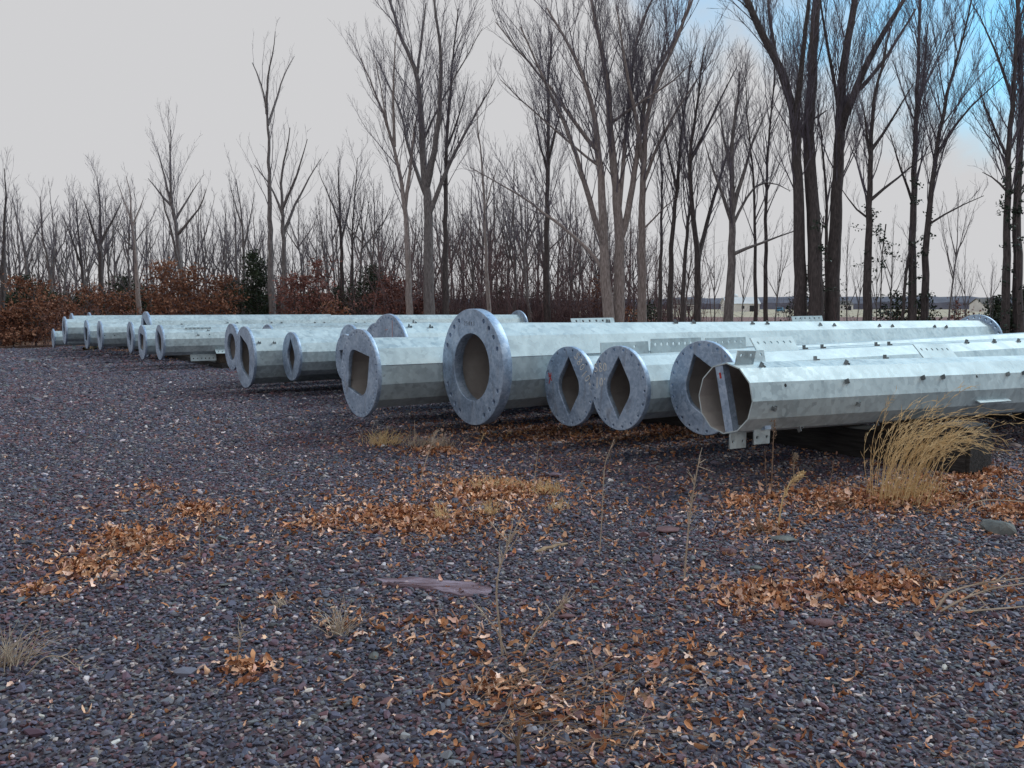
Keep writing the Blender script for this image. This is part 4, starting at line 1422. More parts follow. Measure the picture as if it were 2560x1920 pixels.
def back_brush():
    rng = np.random.default_rng(19)
    mb = MB()
    for i in range(1500):
        pxx = rng.uniform(-150, 1020)
        Y = rng.uniform(44, 54)
        x = (pxx - 1280) / F * Y
        h = rng.uniform(1.5, 3.6)
        p = np.array([x, Y, -0.02])
        d = np.array([rng.normal(0, 0.2), rng.normal(0, 0.2), 1.0])
        Q = [p]
        for j in range(3):
            d = d + rng.normal(0, 0.16, 3); d[2] = abs(d[2]); d /= np.linalg.norm(d)
            Q.append(Q[-1] + d * h / 3)
        Q = np.array(Q)
        mb.tube(Q, np.linspace(0.03, 0.01, 4), 3, False)
        for j in range(9):
            t_ = rng.uniform(0.15, 1) * 2.99
            a = int(t_); w = t_ - a
            q = Q[a] * (1 - w) + Q[a + 1] * w
            e = rng.normal(0, 1, 3) * 0.35; e[2] = abs(e[2]) * 0.8
            mb.tube(np.array([q, q + e]), [0.014, 0.006], 3, False)
    tag(mb.build('dark_undergrowth', [M['brush']]), 'dark tangled undergrowth deep behind the brown oaks', 'brush', kind='stuff')


back_brush()

# ------------------------------------------------------------------ scattered ground cover (real pieces, instanced by geometry nodes)
def scatter(name, pts, rots, scales, tints, sources, label, cat):
    n = len(pts)
    me = bpy.data.meshes.new(name)
    me.vertices.add(n)
    me.vertices.foreach_set('co', np.asarray(pts, dtype=np.float32).ravel())
    for nm, ty, arr in (('rot', 'FLOAT_VECTOR', rots), ('scl', 'FLOAT_VECTOR', scales)):
        a = me.attributes.new(nm, ty, 'POINT')
        a.data.foreach_set('vector', np.asarray(arr, dtype=np.float32).ravel())
    a = me.attributes.new('tint', 'FLOAT_COLOR', 'POINT')
    a.data.foreach_set('color', np.concatenate([np.asarray(tints, dtype=np.float32), np.ones((n, 1), dtype=np.float32)], axis=1).ravel())
    a = me.attributes.new('pick', 'INT', 'POINT')
    a.data.foreach_set('value', np.arange(n, dtype=np.int32) % len(sources))
    o = link(name, me)
    tag(o, label, cat, kind='stuff')
    ng = bpy.data.node_groups.new(name + '_nodes', 'GeometryNodeTree')
    ng.interface.new_socket('Geometry', in_out='INPUT', socket_type='NodeSocketGeometry')
    ng.interface.new_socket('Geometry', in_out='OUTPUT', socket_type='NodeSocketGeometry')
    gi = ng.nodes.new('NodeGroupInput'); go = ng.nodes.new('NodeGroupOutput')
    join = ng.nodes.new('GeometryNodeJoinGeometry')

    def named(nm, dt):
        q = ng.nodes.new('GeometryNodeInputNamedAttribute'); q.data_type = dt
        q.inputs['Name'].default_value = nm
        return q.outputs[0]
    pk = named('pick', 'INT'); ro = named('rot', 'FLOAT_VECTOR'); sc = named('scl', 'FLOAT_VECTOR')
    for i, so in enumerate(sources):
        cmp_ = ng.nodes.new('FunctionNodeCompare'); cmp_.data_type = 'INT'; cmp_.operation = 'EQUAL'
        ng.links.new(pk, cmp_.inputs[2]); cmp_.inputs[3].default_value = i
        ob = ng.nodes.new('GeometryNodeObjectInfo')
        ob.inputs['Object'].default_value = so
        ip = ng.nodes.new('GeometryNodeInstanceOnPoints')
        ng.links.new(gi.outputs[0], ip.inputs['Points'])
        ng.links.new(cmp_.outputs[0], ip.inputs['Selection'])
        ng.links.new(ob.outputs['Geometry'], ip.inputs['Instance'])
        e2r = ng.nodes.new('FunctionNodeEulerToRotation')
        ng.links.new(ro, e2r.inputs[0]); ng.links.new(e2r.outputs[0], ip.inputs['Rotation'])
        ng.links.new(sc, ip.inputs['Scale'])
        ng.links.new(ip.outputs[0], join.inputs[0])
    ng.links.new(join.outputs[0], go.inputs[0])
    md = o.modifiers.new('scatter', 'NODES')
    md.node_group = ng
    return o


def stone_mesh(seed, npts=16, flat=0.6, mat='pebble', rough=0.0):
    rng = np.random.default_rng(seed)
    bm = bmesh.new()
    v = rng.normal(0, 1, (npts, 3)); v /= np.linalg.norm(v, axis=1)[:, None]
    v *= rng.uniform(0.8, 1.08, (npts, 1)) * np.array([1.0, rng.uniform(0.6, 0.85), flat])
    for p in v: bm.verts.new(p)
    r = bmesh.ops.convex_hull(bm, input=bm.verts[:])
    bmesh.ops.delete(bm, geom=[g_ for g_ in r['geom_interior'] if isinstance(g_, bmesh.types.BMVert)], context='VERTS')
    bmesh.ops.bevel(bm, geom=bm.edges[:], offset=0.09, segments=1, affect='EDGES') if rough else None
    bmesh.ops.recalc_face_normals(bm, faces=bm.faces[:])
    me = bpy.data.meshes.new('pebble_shape')
    bm.to_mesh(me); bm.free()
    me.materials.append(M[mat])
    return me


def leaf_mesh(seed):
    rng = np.random.default_rng(seed)
    n = 7
    curl = rng.uniform(0.3, 1.5) * rng.choice([-1, 1]); fold = rng.uniform(0.2, 1.2)
    V, Fc = [], []
    lob = rng.random() < 0.5
    WID = rng.uniform(0.12, 0.26)
    for i in range(n):
        t_ = i / (n - 1)
        w = WID * math.sin(math.pi * (0.06 + 0.92 * t_) ** 0.8) + 0.01
        if lob and i % 2 == 0: w *= 0.5
        x = math.sin((t_ - 0.5) * curl * 2) / max(0.2, abs(curl) * 2) * 1.0 if curl else t_ - 0.5
        z = (1 - math.cos((t_ - 0.5) * curl * 2)) * 0.6 * (1 if curl > 0 else -1) + rng.normal(0, 0.02)
        z += 0.08
        y0 = rng.normal(0, 0.03)
        for sgn in (-1, 0, 1):
            V.append((x, y0 + sgn * w, z + abs(sgn) * w * fold))
    for i in range(n - 1):
        for j in range(2):
            a = i * 3 + j
            Fc.append((a, a + 1, a + 4, a + 3))
    me = bpy.data.meshes.new('leaf_shape')
    me.from_pydata(V, [], Fc)
    me.materials.append(M['litter'])
    me.polygons.foreach_set('use_smooth', [True] * len(me.polygons))
    return me


PEB = [bpy.data.objects.new('pebble_source', stone_mesh(700 + i, 15 + i % 5, 0.45 + 0.05 * (i % 5))) for i in range(10)]
LEAF = [bpy.data.objects.new('leaf_source', leaf_mesh(800 + i)) for i in range(10)]

PAL = np.array([(0.050, 0.055, 0.078), (0.068, 0.076, 0.104), (0.098, 0.104, 0.132), (0.062, 0.050, 0.064), (0.105, 0.070, 0.084),
                (0.140, 0.080, 0.084), (0.115, 0.128, 0.130), (0.19, 0.195, 0.21), (0.27, 0.235, 0.215), (0.48, 0.46, 0.44)])
PW = np.array([0.17, 0.19, 0.16, 0.1, 0.11, 0.07, 0.08, 0.06, 0.032, 0.020]); PW /= PW.sum()


def gravel():
    rng = np.random.default_rng(21)
    pts, sc, cell_ = [], [], []
    for (ya, yb, cell) in ((2.3, 4.6, 0.0205), (4.6, 7.0, 0.0235), (7.0, 10.0, 0.027), (10.0, 14.0, 0.034), (14.0, 20.0, 0.044), (20.0, 33.5, 0.066)):
        for yy in np.arange(ya, yb, cell):
            half = yy * 0.60 + 0.45 if yy < 20 else yy * 0.62
            m = int(2 * half / cell)
            x = -half + (np.arange(m) + rng.uniform(0, 1, m)) * cell
            y = yy + rng.uniform(-0.6, 0.6, m) * cell
            pts.append(np.stack([x, y, rng.uniform(-0.003, 0.010, m)], axis=1))
            big = np.where(rng.random(m) < 0.025, rng.uniform(1.3, 1.9, m), 0.94)
            s_ = cell * rng.lognormal(-0.36, 0.30, m) * big
            sc.append(np.stack([s_, s_ * rng.uniform(0.7, 1.05, m), s_ * rng.uniform(0.65, 1.1, m)], axis=1))
    pts = np.concatenate(pts); sc = np.concatenate(sc)
    keep = (pts[:, 1] < 26.5) | (pts[:, 0] < -1.0)
    keep &= (pts[:, 1] < 31.6) | (pts[:, 0] > -17)
    pts, sc = pts[keep], sc[keep]
    n = len(pts)
    rot = np.stack([rng.normal(0, 0.28, n), rng.normal(0, 0.28, n), rng.uniform(0, 6.283, n)], axis=1)
    # patchy colour: some areas redder, some bluer
    pr = np.array([mnoise.noise((p[0] * 0.6, p[1] * 0.6, 0.3)) for p in pts[::1]])
    ci = rng.choice(len(PAL), n, p=PW)
    far = (pts[:, 1] > 12) & (ci > 7) & (rng.random(n) < np.clip((pts[:, 1] - 12) / 10, 0, 0.85))
    ci[far] = rng.choice(7, far.sum())
    red = (rng.random(n) < np.clip(pr, 0, 0.5) * 0.5)
    ci[red] = rng.choice([4, 5], red.sum())
    tint = PAL[ci] * np.array([1.10, 1.0, 1.06]) * rng.uniform(0.75, 1.3, (n, 1)) * rng.uniform(0.94, 1.06, (n, 3))
    print('pebbles', n)
    scatter('gravel_stones', pts, rot, sc, tint, PEB, 'loose crushed stone covering the yard', 'gravel')


gravel()

LP = np.array([(0.33, 0.16, 0.075), (0.44, 0.25, 0.13), (0.56, 0.39, 0.26), (0.21, 0.095, 0.05), (0.11, 0.05, 0.035), (0.60, 0.47, 0.38), (0.44, 0.28, 0.22)])
LW = np.array([0.20, 0.2, 0.17, 0.14, 0.08, 0.11, 0.10])
# drifts of dead leaves: pixel ellipse (cx, cy, rx, ry, count, heap height)
DRIFT = [(330, 1355, 120, 42, 1050, 0.035), (215, 1425, 80, 26, 420, 0.035), (490, 1280, 58, 17, 520, 0.05), (370, 1230, 60, 22, 140, 0.01), (90, 1480, 70, 18, 110, 0.01),
         (1240, 1230, 150, 34, 2600, 0.05), (1010, 1290, 170, 30, 1500, 0.03), (1080, 1320, 70, 18, 520, 0.03), (800, 1310, 90, 26, 380, 0.015), (1080, 1130, 90, 14, 520, 0.03),
         (2270, 1255, 170, 26, 2000, 0.05), (2110, 1245, 110, 22, 700, 0.02), (2370, 1205, 130, 18, 900, 0.03), (2480, 1185, 70, 12, 420, 0.04), (2520, 1285, 90, 18, 480, 0.03),
         (1860, 1260, 90, 24, 420, 0.02), (1920, 1325, 80, 20, 280, 0.02), (2090, 1265, 30, 12, 160, 0.04), (1900, 1490, 110, 38, 560, 0.02), (2200, 1470, 170, 34, 950, 0.025), (2020, 1240, 160, 22, 420, 0.015),
         (1245, 1725, 95, 28, 170, 0.03), (1400, 1790, 150, 36, 150, 0.015), (615, 1680, 55, 22, 110, 0.03), (870, 1560, 110, 40, 90, 0.01), (700, 1500, 90, 30, 70, 0.008),
         (1420, 1090, 260, 22, 2600, 0.02), (1700, 1080, 130, 16, 1300, 0.02), (1330, 1075, 140, 12, 900, 0.02), (610, 895, 120, 8, 1500, 0.02), (450, 893, 110, 7, 1300, 0.02), (300, 877, 60, 4, 900, 0.02),
         (1150, 1600, 250, 80, 200, 0.005), (1700, 1650, 250, 60, 170, 0.005)]


def litter():
    rng = np.random.default_rng(31)
    pts, sz = [], []
    for (cx, cy, rx, ry, cnt, heap) in DRIFT:
        for i in range(int(cnt * 0.85)):
            a = rng.normal(0, 0.48 if rng.random() < 0.45 else 1.25, 2)
            x, y = cx + a[0] * rx, cy + a[1] * ry
            if y < 800: continue
            g_ = ground(x, y)
            pts.append((g_.x, g_.y, 0.008 + heap * math.exp(-2.2 * (a[0] ** 2 + a[1] ** 2)) * rng.random()))
            sz.append(rng.uniform(0.026, 0.085))
    # thinly strewn everywhere, denser on the pole side
    for i in range(18000):
        Y = rng.uniform(2.6, 13.5)
        x = rng.uniform(-0.62, 0.62) * Y
        dens = 0.10 + 0.62 / (1 + math.exp(-(x / Y + 0.12) * 14))
        dens *= 0.55 + 0.9 * max(0, mnoise.noise((x * 0.9, Y * 0.9, 5.0)) + 0.25)
        if rng.random() < dens:
            pts.append((x, Y, 0.010)); sz.append(rng.uniform(0.022, 0.062))
    pts = np.array(pts); n = len(pts)
    sz = np.array(sz)
    sc = np.stack([sz, sz * rng.uniform(0.6, 1.1, n), sz * rng.uniform(0.7, 1.3, n)], axis=1)
    rot = np.stack([rng.normal(0, 0.75, n), rng.normal(0, 0.5, n), rng.uniform(0, 6.283, n)], axis=1)
    tint = LP[rng.choice(len(LP), n, p=LW)] * np.array([1.02, 0.90, 0.88]) * rng.uniform(0.8, 1.7, (n, 1))
    print('leaves', n)
    scatter('leaf_litter', pts, rot, sc, tint, LEAF, 'dead oak leaves drifted over the gravel', 'leaves')


litter()


# ------------------------------------------------------------------ bigger stones
def rock(px, py, wpx, hpx, mat, label, seed, hgt=0.4, rot=0.0, group='larger stones in the gravel', npts=22):
    g_ = ground(px, py + hpx * 0.3)
    zc = g_.y * cp + CAM_Z * sp
    w = wpx / F * zc / 2
    # depth from its seen height: ground foreshortening plus standing height
    el = CAM_Z / g_.y
    d = max(0.35 * w, min(1.1 * w, (hpx / F * zc) / max(0.12, el) * 0.42))
    me = stone_mesh(seed, npts, 1.0, mat, 1)
    co = np.empty(len(me.vertices) * 3, dtype=np.float32); me.vertices.foreach_get('co', co); co = co.reshape(-1, 3)
    mx = np.abs(co).max(axis=0)
    co = co / mx * np.array([w, d, w * hgt])
    me.vertices.foreach_set('co', co.ravel()); me.update()
    o = link('rock', me)
    o.location = (g_.x, g_.y, 0.006 + w * hgt * 0.5)
    o.rotation_euler = (0, 0, rot)
    tag(o, label, 'rock', group)
    return o


for i, a in enumerate([
    (1668, 1324, 60, 26, 'redrock', 'rounded red stone near the thin leaning weed', 0.38),
    (1823, 1379, 54, 26, 'redrock', 'blocky red stone standing in the gravel', 0.5),
    (2066, 1396, 58, 18, 'redrock', 'flat red stone with leaves against one side', 0.25),
    (2384, 1424, 46, 22, 'redrock', 'pointed purple stone near the bent pale stems', 0.4),
    (2050, 1553, 72, 26, 'redrock', 'flat red-purple stone below a leaf drift', 0.3),
    (2494, 1320, 96, 38, 'greyrock', 'largest grey stone, near the straw grass', 0.38),
    (2553, 1311, 50, 20, 'redrock', 'red stone touching the largest grey stone', 0.3),
    (1958, 1346, 66, 18, 'greyrock', 'thin dark grey slab among oak leaves', 0.22),
    (195, 1189, 34, 12, 'redrock', 'small flat red stone far from the leaf drifts', 0.3),
    (186, 1482, 46, 20, 'slabrock', 'flat purple stone beside a leaf drift', 0.25),
    (1415, 1540, 48, 20, 'redrock', 'red stone beside the tall forked stem', 0.35),
    (1000, 1793, 46, 22, 'redrock', 'red stone lying with a bright leaf on it', 0.3),
    (965, 1750, 50, 22, 'redrock', 'dull red stone left of the leaf heap with dead stems', 0.3),
    (1452, 1788, 46, 28, 'redrock', 'rough red stone at the heap of dead stems', 0.4),
    (1500, 1663, 60, 18, 'slabrock', 'flat purple stone under trailing dead stems', 0.2),
    (1195, 1258, 46, 16, 'redrock', 'red stone at the lower edge of the big leaf drift', 0.3),
    (1387, 1187, 52, 14, 'slabrock', 'thin purple slab above the big leaf drift', 0.25),
    (935, 1640, 34, 26, 'greyrock', 'pale rounded stone alone in the gravel', 0.6),
    (560, 1462, 40, 14, 'greyrock', 'thin grey stone on the open gravel', 0.25),
    (670, 1486, 30, 14, 'redrock', 'dark red chip of stone by the small grass tuft', 0.4),
    (2150, 1225, 40, 12, 'redrock', 'low red stone before the straw grass', 0.3),
    (1565, 1400, 30, 20, 'greyrock', 'round mottled stone near the dry stick', 0.55),
    (1890, 1422, 30, 12, 'greyrock', 'small pale stone below the blocky red one', 0.4)]):
    rock(*a[:6], 900 + i, a[6], 0.05 * ((i * 7) % 5 - 2))


def slab(outline, mat, label, thick=0.02):
    """flat flake of slate: outline walked round on the ground, uneven chipped top"""
    rng = np.random.default_rng(71)
    g_ = ground(*outline[0])
    ring = []
    n = len(outline)
    for i in range(n):
        a, b = ground(*outline[i]), ground(*outline[(i + 1) % n])
        for w in (0.0, 0.33, 0.66):
            q = a.lerp(b, w) - g_
            ring.append(np.array([q.x, q.y]) + rng.normal(0, 0.006, 2))
    ring = np.array(ring); m = len(ring)
    c = ring.mean(axis=0)
    V = []
    for (k, z) in ((1.0, -0.02), (1.02, 0.008), (0.97, thick), (0.7, thick * 1.2), (0.35, thick * 1.15)):
        for q in ring:
            w = c + (q - c) * np.array([1 - (1 - k) * 0.35, k]) if k < 0.99 else q
            V.append((w[0], w[1], z + rng.normal(0, 0.004)))
    fs = []
    for r in range(4):
        for i in range(m):
            j = (i + 1) % m
            fs.append((r * m + i, r * m + j, (r + 1) * m + j, (r + 1) * m + i))
    fs.append(tuple(range(4 * m, 5 * m)))
    mb = MB(); mb.add(V, fs)
    o = mb.build('rock', [M[mat]])
    o.location = (g_.x, g_.y, 0)
    tag(o, label, 'rock', 'larger stones in the gravel')


slab([(935, 1455), (1000, 1449), (1100, 1453), (1180, 1462), (1230, 1478), (1222, 1492), (1165, 1496), (1110, 1484), (1050, 1474), (975, 1468)], 'slabrock', 'long flat purple slab of slate lying in the gravel', 0.016)


# ------------------------------------------------------------------ dry plants
def blade(mb, p, d, ln, r, bend, rng, k=5, rt=0.0006):
    Q = [np.array(p, dtype=float)]
    d = np.array(d, dtype=float); d /= np.linalg.norm(d)
    for j in range(k):
        d = d + np.array(bend) / k + rng.normal(0, 0.03, 3); d /= np.linalg.norm(d)
        Q.append(Q[-1] + d * ln / k)
    mb.tube(np.array(Q), np.linspace(r, rt, k + 1), 3, False)
    return Q


def grass_clump():
    rng = np.random.default_rng(41)
    g_ = ground(2262, 1258)
    rt = empty('grass_clump', (g_.x, g_.y, 0))
    tag(rt, 'tall clump of straw-coloured grass bending over by the timber end', 'grass')
    st, hd = MB(), MB()
    sx = g_.y / F
    for i in range(105):
        bx = rng.uniform(-0.24, 0.10); by = rng.normal(0, 0.10)
        f = (bx + 0.24) / 0.34
        ln = rng.uniform(0.55, 0.95) + 0.42 * rng.random() * f
        up = rng.normal(0.02 + 0.26 * f, 0.12)
        late = rng.uniform(0.5, 2.1) * (0.5 + 0.7 * f)
        k = 9
        Q = [np.array([bx, by, -0.01])]
        d = np.array([up, rng.normal(0, 0.07), 1.0]); d /= np.linalg.norm(d)
        by_ = rng.normal(0, 0.25)
        for j in range(k):
            u = (j + 1) / k
            d = d + np.array([late, by_, -0.75 * late * u]) * (u ** 2.2) * 0.42 + rng.normal(0, 0.02, 3)
            d /= np.linalg.norm(d)
            Q.append(Q[-1] + d * ln / k)
        st.tube(np.array(Q), np.linspace(0.0025, 0.0010, k + 1) * rng.uniform(0.7, 1.25), 3, False)
        # feathery sheaths along the upper half
        for j in range(12):
            t_ = rng.uniform(0.40, 1.0) * (k - 0.01)
            a = int(t_); w = t_ - a
            q = Q[a] * (1 - w) + Q[a + 1] * w
            dd = Q[a + 1] - Q[a]; dd /= np.linalg.norm(dd)
            e = dd * 0.9 + rng.normal(0, 0.33, 3); e /= np.linalg.norm(e)
            l2 = rng.uniform(0.03, 0.085)
            hd.tube(np.array([q, q + e * l2 * 0.5, q + e * l2]), [0.0016, 0.0022, 0.0006], 3, False)
    for i in range(90):     # short dead base leaves
        bx = rng.normal(0, 0.17); by = rng.normal(0, 0.12)
        blade(st, (bx, by, 0), (rng.normal(0, 0.5), rng.normal(0, 0.5), 1), rng.uniform(0.12, 0.4), 0.003, (rng.normal(0, 0.6), rng.normal(0, 0.5), -0.6), rng, 4, 0.001)
    st.build('stems', [M['straw']], rt)
    hd.build('seed_heads', [M['straw']], rt)


grass_clump()


def tuft(px, py, wpx, h, n, label, seed, mat='straw', lean=0.0):
    rng = np.random.default_rng(seed)
    g_ = ground(px, py)
    w = wpx / F * g_.y / 2
    mb = MB()
    for i in range(n):
        bx, by = rng.normal(0, w * 0.5), rng.normal(0, min(w * 0.4, 0.12))
        blade(mb, (bx, by, -0.01), (rng.normal(lean, 0.35), rng.normal(0, 0.3), 1), h * rng.uniform(0.45, 1.1), 0.0022 + 0.0001 * g_.y, (rng.normal(lean, 0.5), rng.normal(0, 0.3), -0.35), rng, 4, 0.0008)
    o = mb.build('grass_tuft', [M[mat]])
    o.location = (g_.x, g_.y, 0)
    tag(o, label, 'grass', 'dry grass tufts on the gravel')


for i, a in enumerate([
    (955, 1112, 95, 0.22, 150, 'dry grass tuft at the shadow edge under the square opening'),
    (1075, 1118, 130, 0.20, 170, 'dry grass tuft grown into oak leaves before the thick flange', 'palestraw'),
    (1240, 1225, 150, 0.14, 200, 'short pale grass fringe behind the big leaf drift'),
    (1370, 1235, 90, 0.14, 110, 'short pale grass at the end of the big leaf drift'),
    (1222, 1288, 40, 0.16, 50, 'small grass sprig below the big leaf drift'),
    (1105, 1300, 34, 0.16, 34, 'thin pale sprig before the smaller leaf drift'),
    (848, 1590, 40, 0.20, 44, 'thin grass sprig on the open gravel', 'palestraw'),
    (20, 1665, 90, 0.24, 70, 'pale grass tuft with long drooping stems', 'palestraw', 0.3),
    (705, 1515, 50, 0.07, 50, 'flat withered grass rosette', 'palestraw'),
    (2092, 1272, 40, 0.10, 60, 'withered grass knot beside a thin upright stem', 'drystem'),
    (1905, 1330, 60, 0.12, 60, 'brown grass at the foot of the curved plume stem', 'drystem'),
    (1395, 1275, 50, 0.12, 40, 'sparse grass sprig at the right of the leaf drift'),
    (2330, 1235, 60, 0.16, 60, 'dry grass fringe between the straw clump and the timber'),
    (40, 862, 60, 0.55, 120, 'pinkish dry grass tuft under the outer oak', 'drystem')]):
    tuft(a[0], a[1], a[2], a[3], a[4], a[5], 1000 + i, *(a[6:] if len(a) > 6 else ()))


def weed(pl, label, seed, r=0.004, mat='palestraw', branches=6, blen=0.10, head=0, sway=0.0, group='thin dry weeds standing in the gravel'):
    """one thin dry stem; pl is its pixel trace from the root up"""
    rng = np.random.default_rng(seed)
    g_ = ground(*pl[0])
    pts = []
    for i, (x, y) in enumerate(pl):
        p = at(x, y, g_.y + sway * i)
        pts.append((p.x - g_.x, p.y - g_.y, p.z if i else -0.01))
    pts = np.array(pts)
    n = max(6, len(pts) * 3)
    tt = np.linspace(0, 1, len(pts)); t2 = np.linspace(0, 1, n)
    P = np.stack([np.interp(t2, tt, pts[:, j]) for j in range(3)], axis=1)
    P[1:-1] = 0.5 * P[1:-1] + 0.25 * (P[:-2] + P[2:])
    mb = MB()
    r *= 1.35
    mb.tube(P, np.linspace(r, r * 0.45, n), 4, False)
    for i in range(branches):
        t_ = rng.uniform(0.35, 0.98) * (n - 1)
        a = min(int(t_), n - 2); w = t_ - a
        q = P[a] * (1 - w) + P[a + 1] * w
        dd = P[a + 1] - P[a]; dd /= np.linalg.norm(dd) + 1e-9
        e = dd * 0.8 + rng.normal(0, 0.45, 3); e /= np.linalg.norm(e)
        l2 = blen * rng.uniform(0.4, 1.2)
        mb.tube(np.array([q, q + e * l2 * 0.5 + rng.normal(0, 0.005, 3), q + e * l2]), [r * 0.5, r * 0.4, r * 0.2], 3, False)
    rt = empty('dry_weed', (g_.x, g_.y, 0))
    tag(rt, label, 'weed', group)
    mb.build('stem', [M[mat]], rt)
    if head:
        hb = MB()
        for i in range(head):
            t_ = rng.uniform(0.72, 1.0) * (n - 1)
            a = min(int(t_), n - 2); w = t_ - a
            q = P[a] * (1 - w) + P[a + 1] * w + rng.normal(0, 0.010, 3)
            e = rng.normal(0, 1, 3); e[2] += 0.5; e /= np.linalg.norm(e)
            hb.tube(np.array([q, q + e * 0.012, q + e * 0.026]), [0.001, 0.004, 0.001], 3, False)
        hb.build('seed_head', [M[mat]], rt)


for i, a in enumerate([
    ([(1710, 1455), (1716, 1380), (1724, 1290), (1738, 1200), (1748, 1150)], 'tall thin leaning weed with brushy tip near the red stones', 0.0045, 'palestraw', 26, 0.09, 0),
    ([(1945, 1320), (1955, 1250), (1975, 1205), (2010, 1182)], 'curved plume grass stem bending over', 0.005, 'straw', 34, 0.05, 60),
    ([(1928, 1240), (1932, 1130), (1936, 1050)], 'feathery upright weed in front of the open-ended pole', 0.004, 'drystem', 34, 0.035, 20),
    ([(1917, 1230), (1914, 1180), (1912, 1120)], 'thin short weed beside the feathery one', 0.003, 'drystem', 10, 0.04, 0),
    ([(1985, 1200), (1984, 1160), (1990, 1135)], 'weed with a pale fluffy seed head in the shade', 0.004, 'palestraw', 8, 0.03, 110),
    ([(2066, 1295), (2074, 1220), (2085, 1150)], 'thin straight weed near the withered grass knot', 0.003, 'drystem', 8, 0.05, 0),
    ([(1257, 1640), (1248, 1560), (1240, 1490), (1245, 1430), (1268, 1370), (1275, 1350)], 'tall forked dry stem rising from dead leaves', 0.0045, 'palestraw', 12, 0.14, 0),
    ([(1270, 1640), (1240, 1570), (1215, 1545), (1200, 1515)], 'side-leaning dry stem beside the tall forked one', 0.003, 'palestraw', 8, 0.08, 0),
    ([(1305, 1640), (1340, 1575), (1385, 1530), (1415, 1500)], 'dry stem slanting over the gravel with leaf scraps', 0.004, 'palestraw', 22, 0.07, 14),
    ([(1498, 1390), (1505, 1300), (1508, 1210), (1512, 1155), (1535, 1100)], 'thin pale stem standing under the chalk-marked flange', 0.003, 'palestraw', 10, 0.07, 0),
    ([(1520, 1180), (1528, 1130), (1535, 1090)], 'short brown stem in the shade of the chalk-marked flange', 0.003, 'drystem', 6, 0.05, 0),
    ([(1045, 1225), (1060, 1165), (1080, 1110), (1090, 1075)], 'pale weed stem beside the grass tufts', 0.004, 'palestraw', 16, 0.09, 0),
    ([(1035, 1060 + 60), (1037, 1090), (1036, 1050)], 'bare stick-like weed at the edge of the shade', 0.004, 'palestraw', 2, 0.04, 0),
    ([(1335, 1215), (1340, 1165), (1345, 1125)], 'thin upright stem above the big leaf drift', 0.003, 'palestraw', 6, 0.05, 0),
    ([(1108, 1215), (1115, 1180), (1120, 1160)], 'short fuzzy weed near the grass tufts', 0.003, 'drystem', 18, 0.04, 16),
    ([(1195, 1120), (1205, 1098), (1210, 1082)], 'little weed at the dark shade edge', 0.003, 'straw', 4, 0.04, 6),
    ([(1262, 1100), (1268, 1085), (1278, 1078)], 'tiny bent weed in front of the dark shade', 0.003, 'straw', 3, 0.03, 6),
    ([(500, 1405), (498, 1340), (500, 1300)], 'lone thin stem beside the leaf drift', 0.003, 'palestraw', 4, 0.04, 0),
    ([(590, 1660), (600, 1600), (608, 1560)], 'small twiggy weed by a heap of brown leaves', 0.003, 'palestraw', 12, 0.07, 0),
    ([(2335, 1530), (2370, 1480), (2440, 1460), (2560, 1445)], 'long pale stem arching low over the gravel', 0.006, 'palestraw', 4, 0.1, 0),
    ([(2338, 1532), (2400, 1500), (2480, 1470), (2590, 1455)], 'second pale stem arching beside the long one', 0.006, 'palestraw', 4, 0.1, 0),
    ([(2340, 1534), (2420, 1528), (2520, 1520), (2600, 1512)], 'pale stem lying nearly flat beside the arching ones', 0.006, 'palestraw', 4, 0.1, 0),
    ([(2406, 1283), (2425, 1258), (2470, 1248), (2570, 1255)], 'thin pale stem arched beyond the largest grey stone', 0.005, 'palestraw', 2, 0.08, 0),
    ([(2350, 1240), (2356, 1170), (2364, 1110)], 'upright dry stem in front of the timber end', 0.003, 'straw', 14, 0.06, 12),
    ([(1298, 1930), (1296, 1870), (1290, 1840)], 'dark stiff twig sticking up at the dead stems', 0.006, 'drystem', 7, 0.12, 0),
    ([(60, 1690), (110, 1640), (160, 1640), (205, 1680)], 'long pale grass stem drooping from the tuft', 0.003, 'palestraw', 3, 0.05, 8)]):
    weed(a[0], a[1], 1100 + i, a[2], a[3], a[4], a[5], a[6])


def dead_stems():
    """flat tangles of broken dead stems"""
    rng = np.random.default_rng(51)
    for (cx, cy, n, ln, lab) in ((1330, 1745, 46, 0.42, 'flat tangle of dead stems over the leaf heap'), (1390, 1850, 40, 0.34, 'flat tangle of dead stems below the red stone'), (260, 1400, 26, 0.35, 'few dead stems lying across the leaf drift'), (2290, 1450, 22, 0.5, 'dead stems lying across the long leaf drift')):
        g_ = ground(cx, cy)
        mb = MB()
        for i in range(n):
            p = np.array([rng.normal(0, 0.18), rng.normal(0, 0.12), rng.uniform(0.008, 0.05)])
            a = rng.normal(0.5, 0.55)
            d = np.array([math.cos(a), math.sin(a), rng.normal(0.04, 0.12)])
            blade(mb, p, d, ln * rng.uniform(0.4, 1.2), 0.0022, (rng.normal(0, 0.3), rng.normal(0, 0.3), -0.08), rng, 4, 0.0008)
        o = mb.build('dead_stems', [M['drystem']])
        o.location = (g_.x, g_.y, 0)
        tag(o, lab, 'dead stems', 'tangles of dead stems')


dead_stems()


def stick(px0, py0, px1, py1, r, label):
    a, b = ground(px0, py0), ground(px1, py1)
    mb = MB()
    d = b - a
    n = 7
    rng = np.random.default_rng(61)
    pts = [np.array((d * (i / (n - 1))).to_tuple()) + np.append(rng.normal(0, r * 0.35, 2), r * 0.8) for i in range(n)]
    mb.tube(pts, [r * 0.5, r, r * 1.1, r, r * 0.95, r * 0.8, r * 0.4], 7)
    o = mb.build('stick', [M['driftwood']])
    o.location = a
    tag(o, label, 'stick')


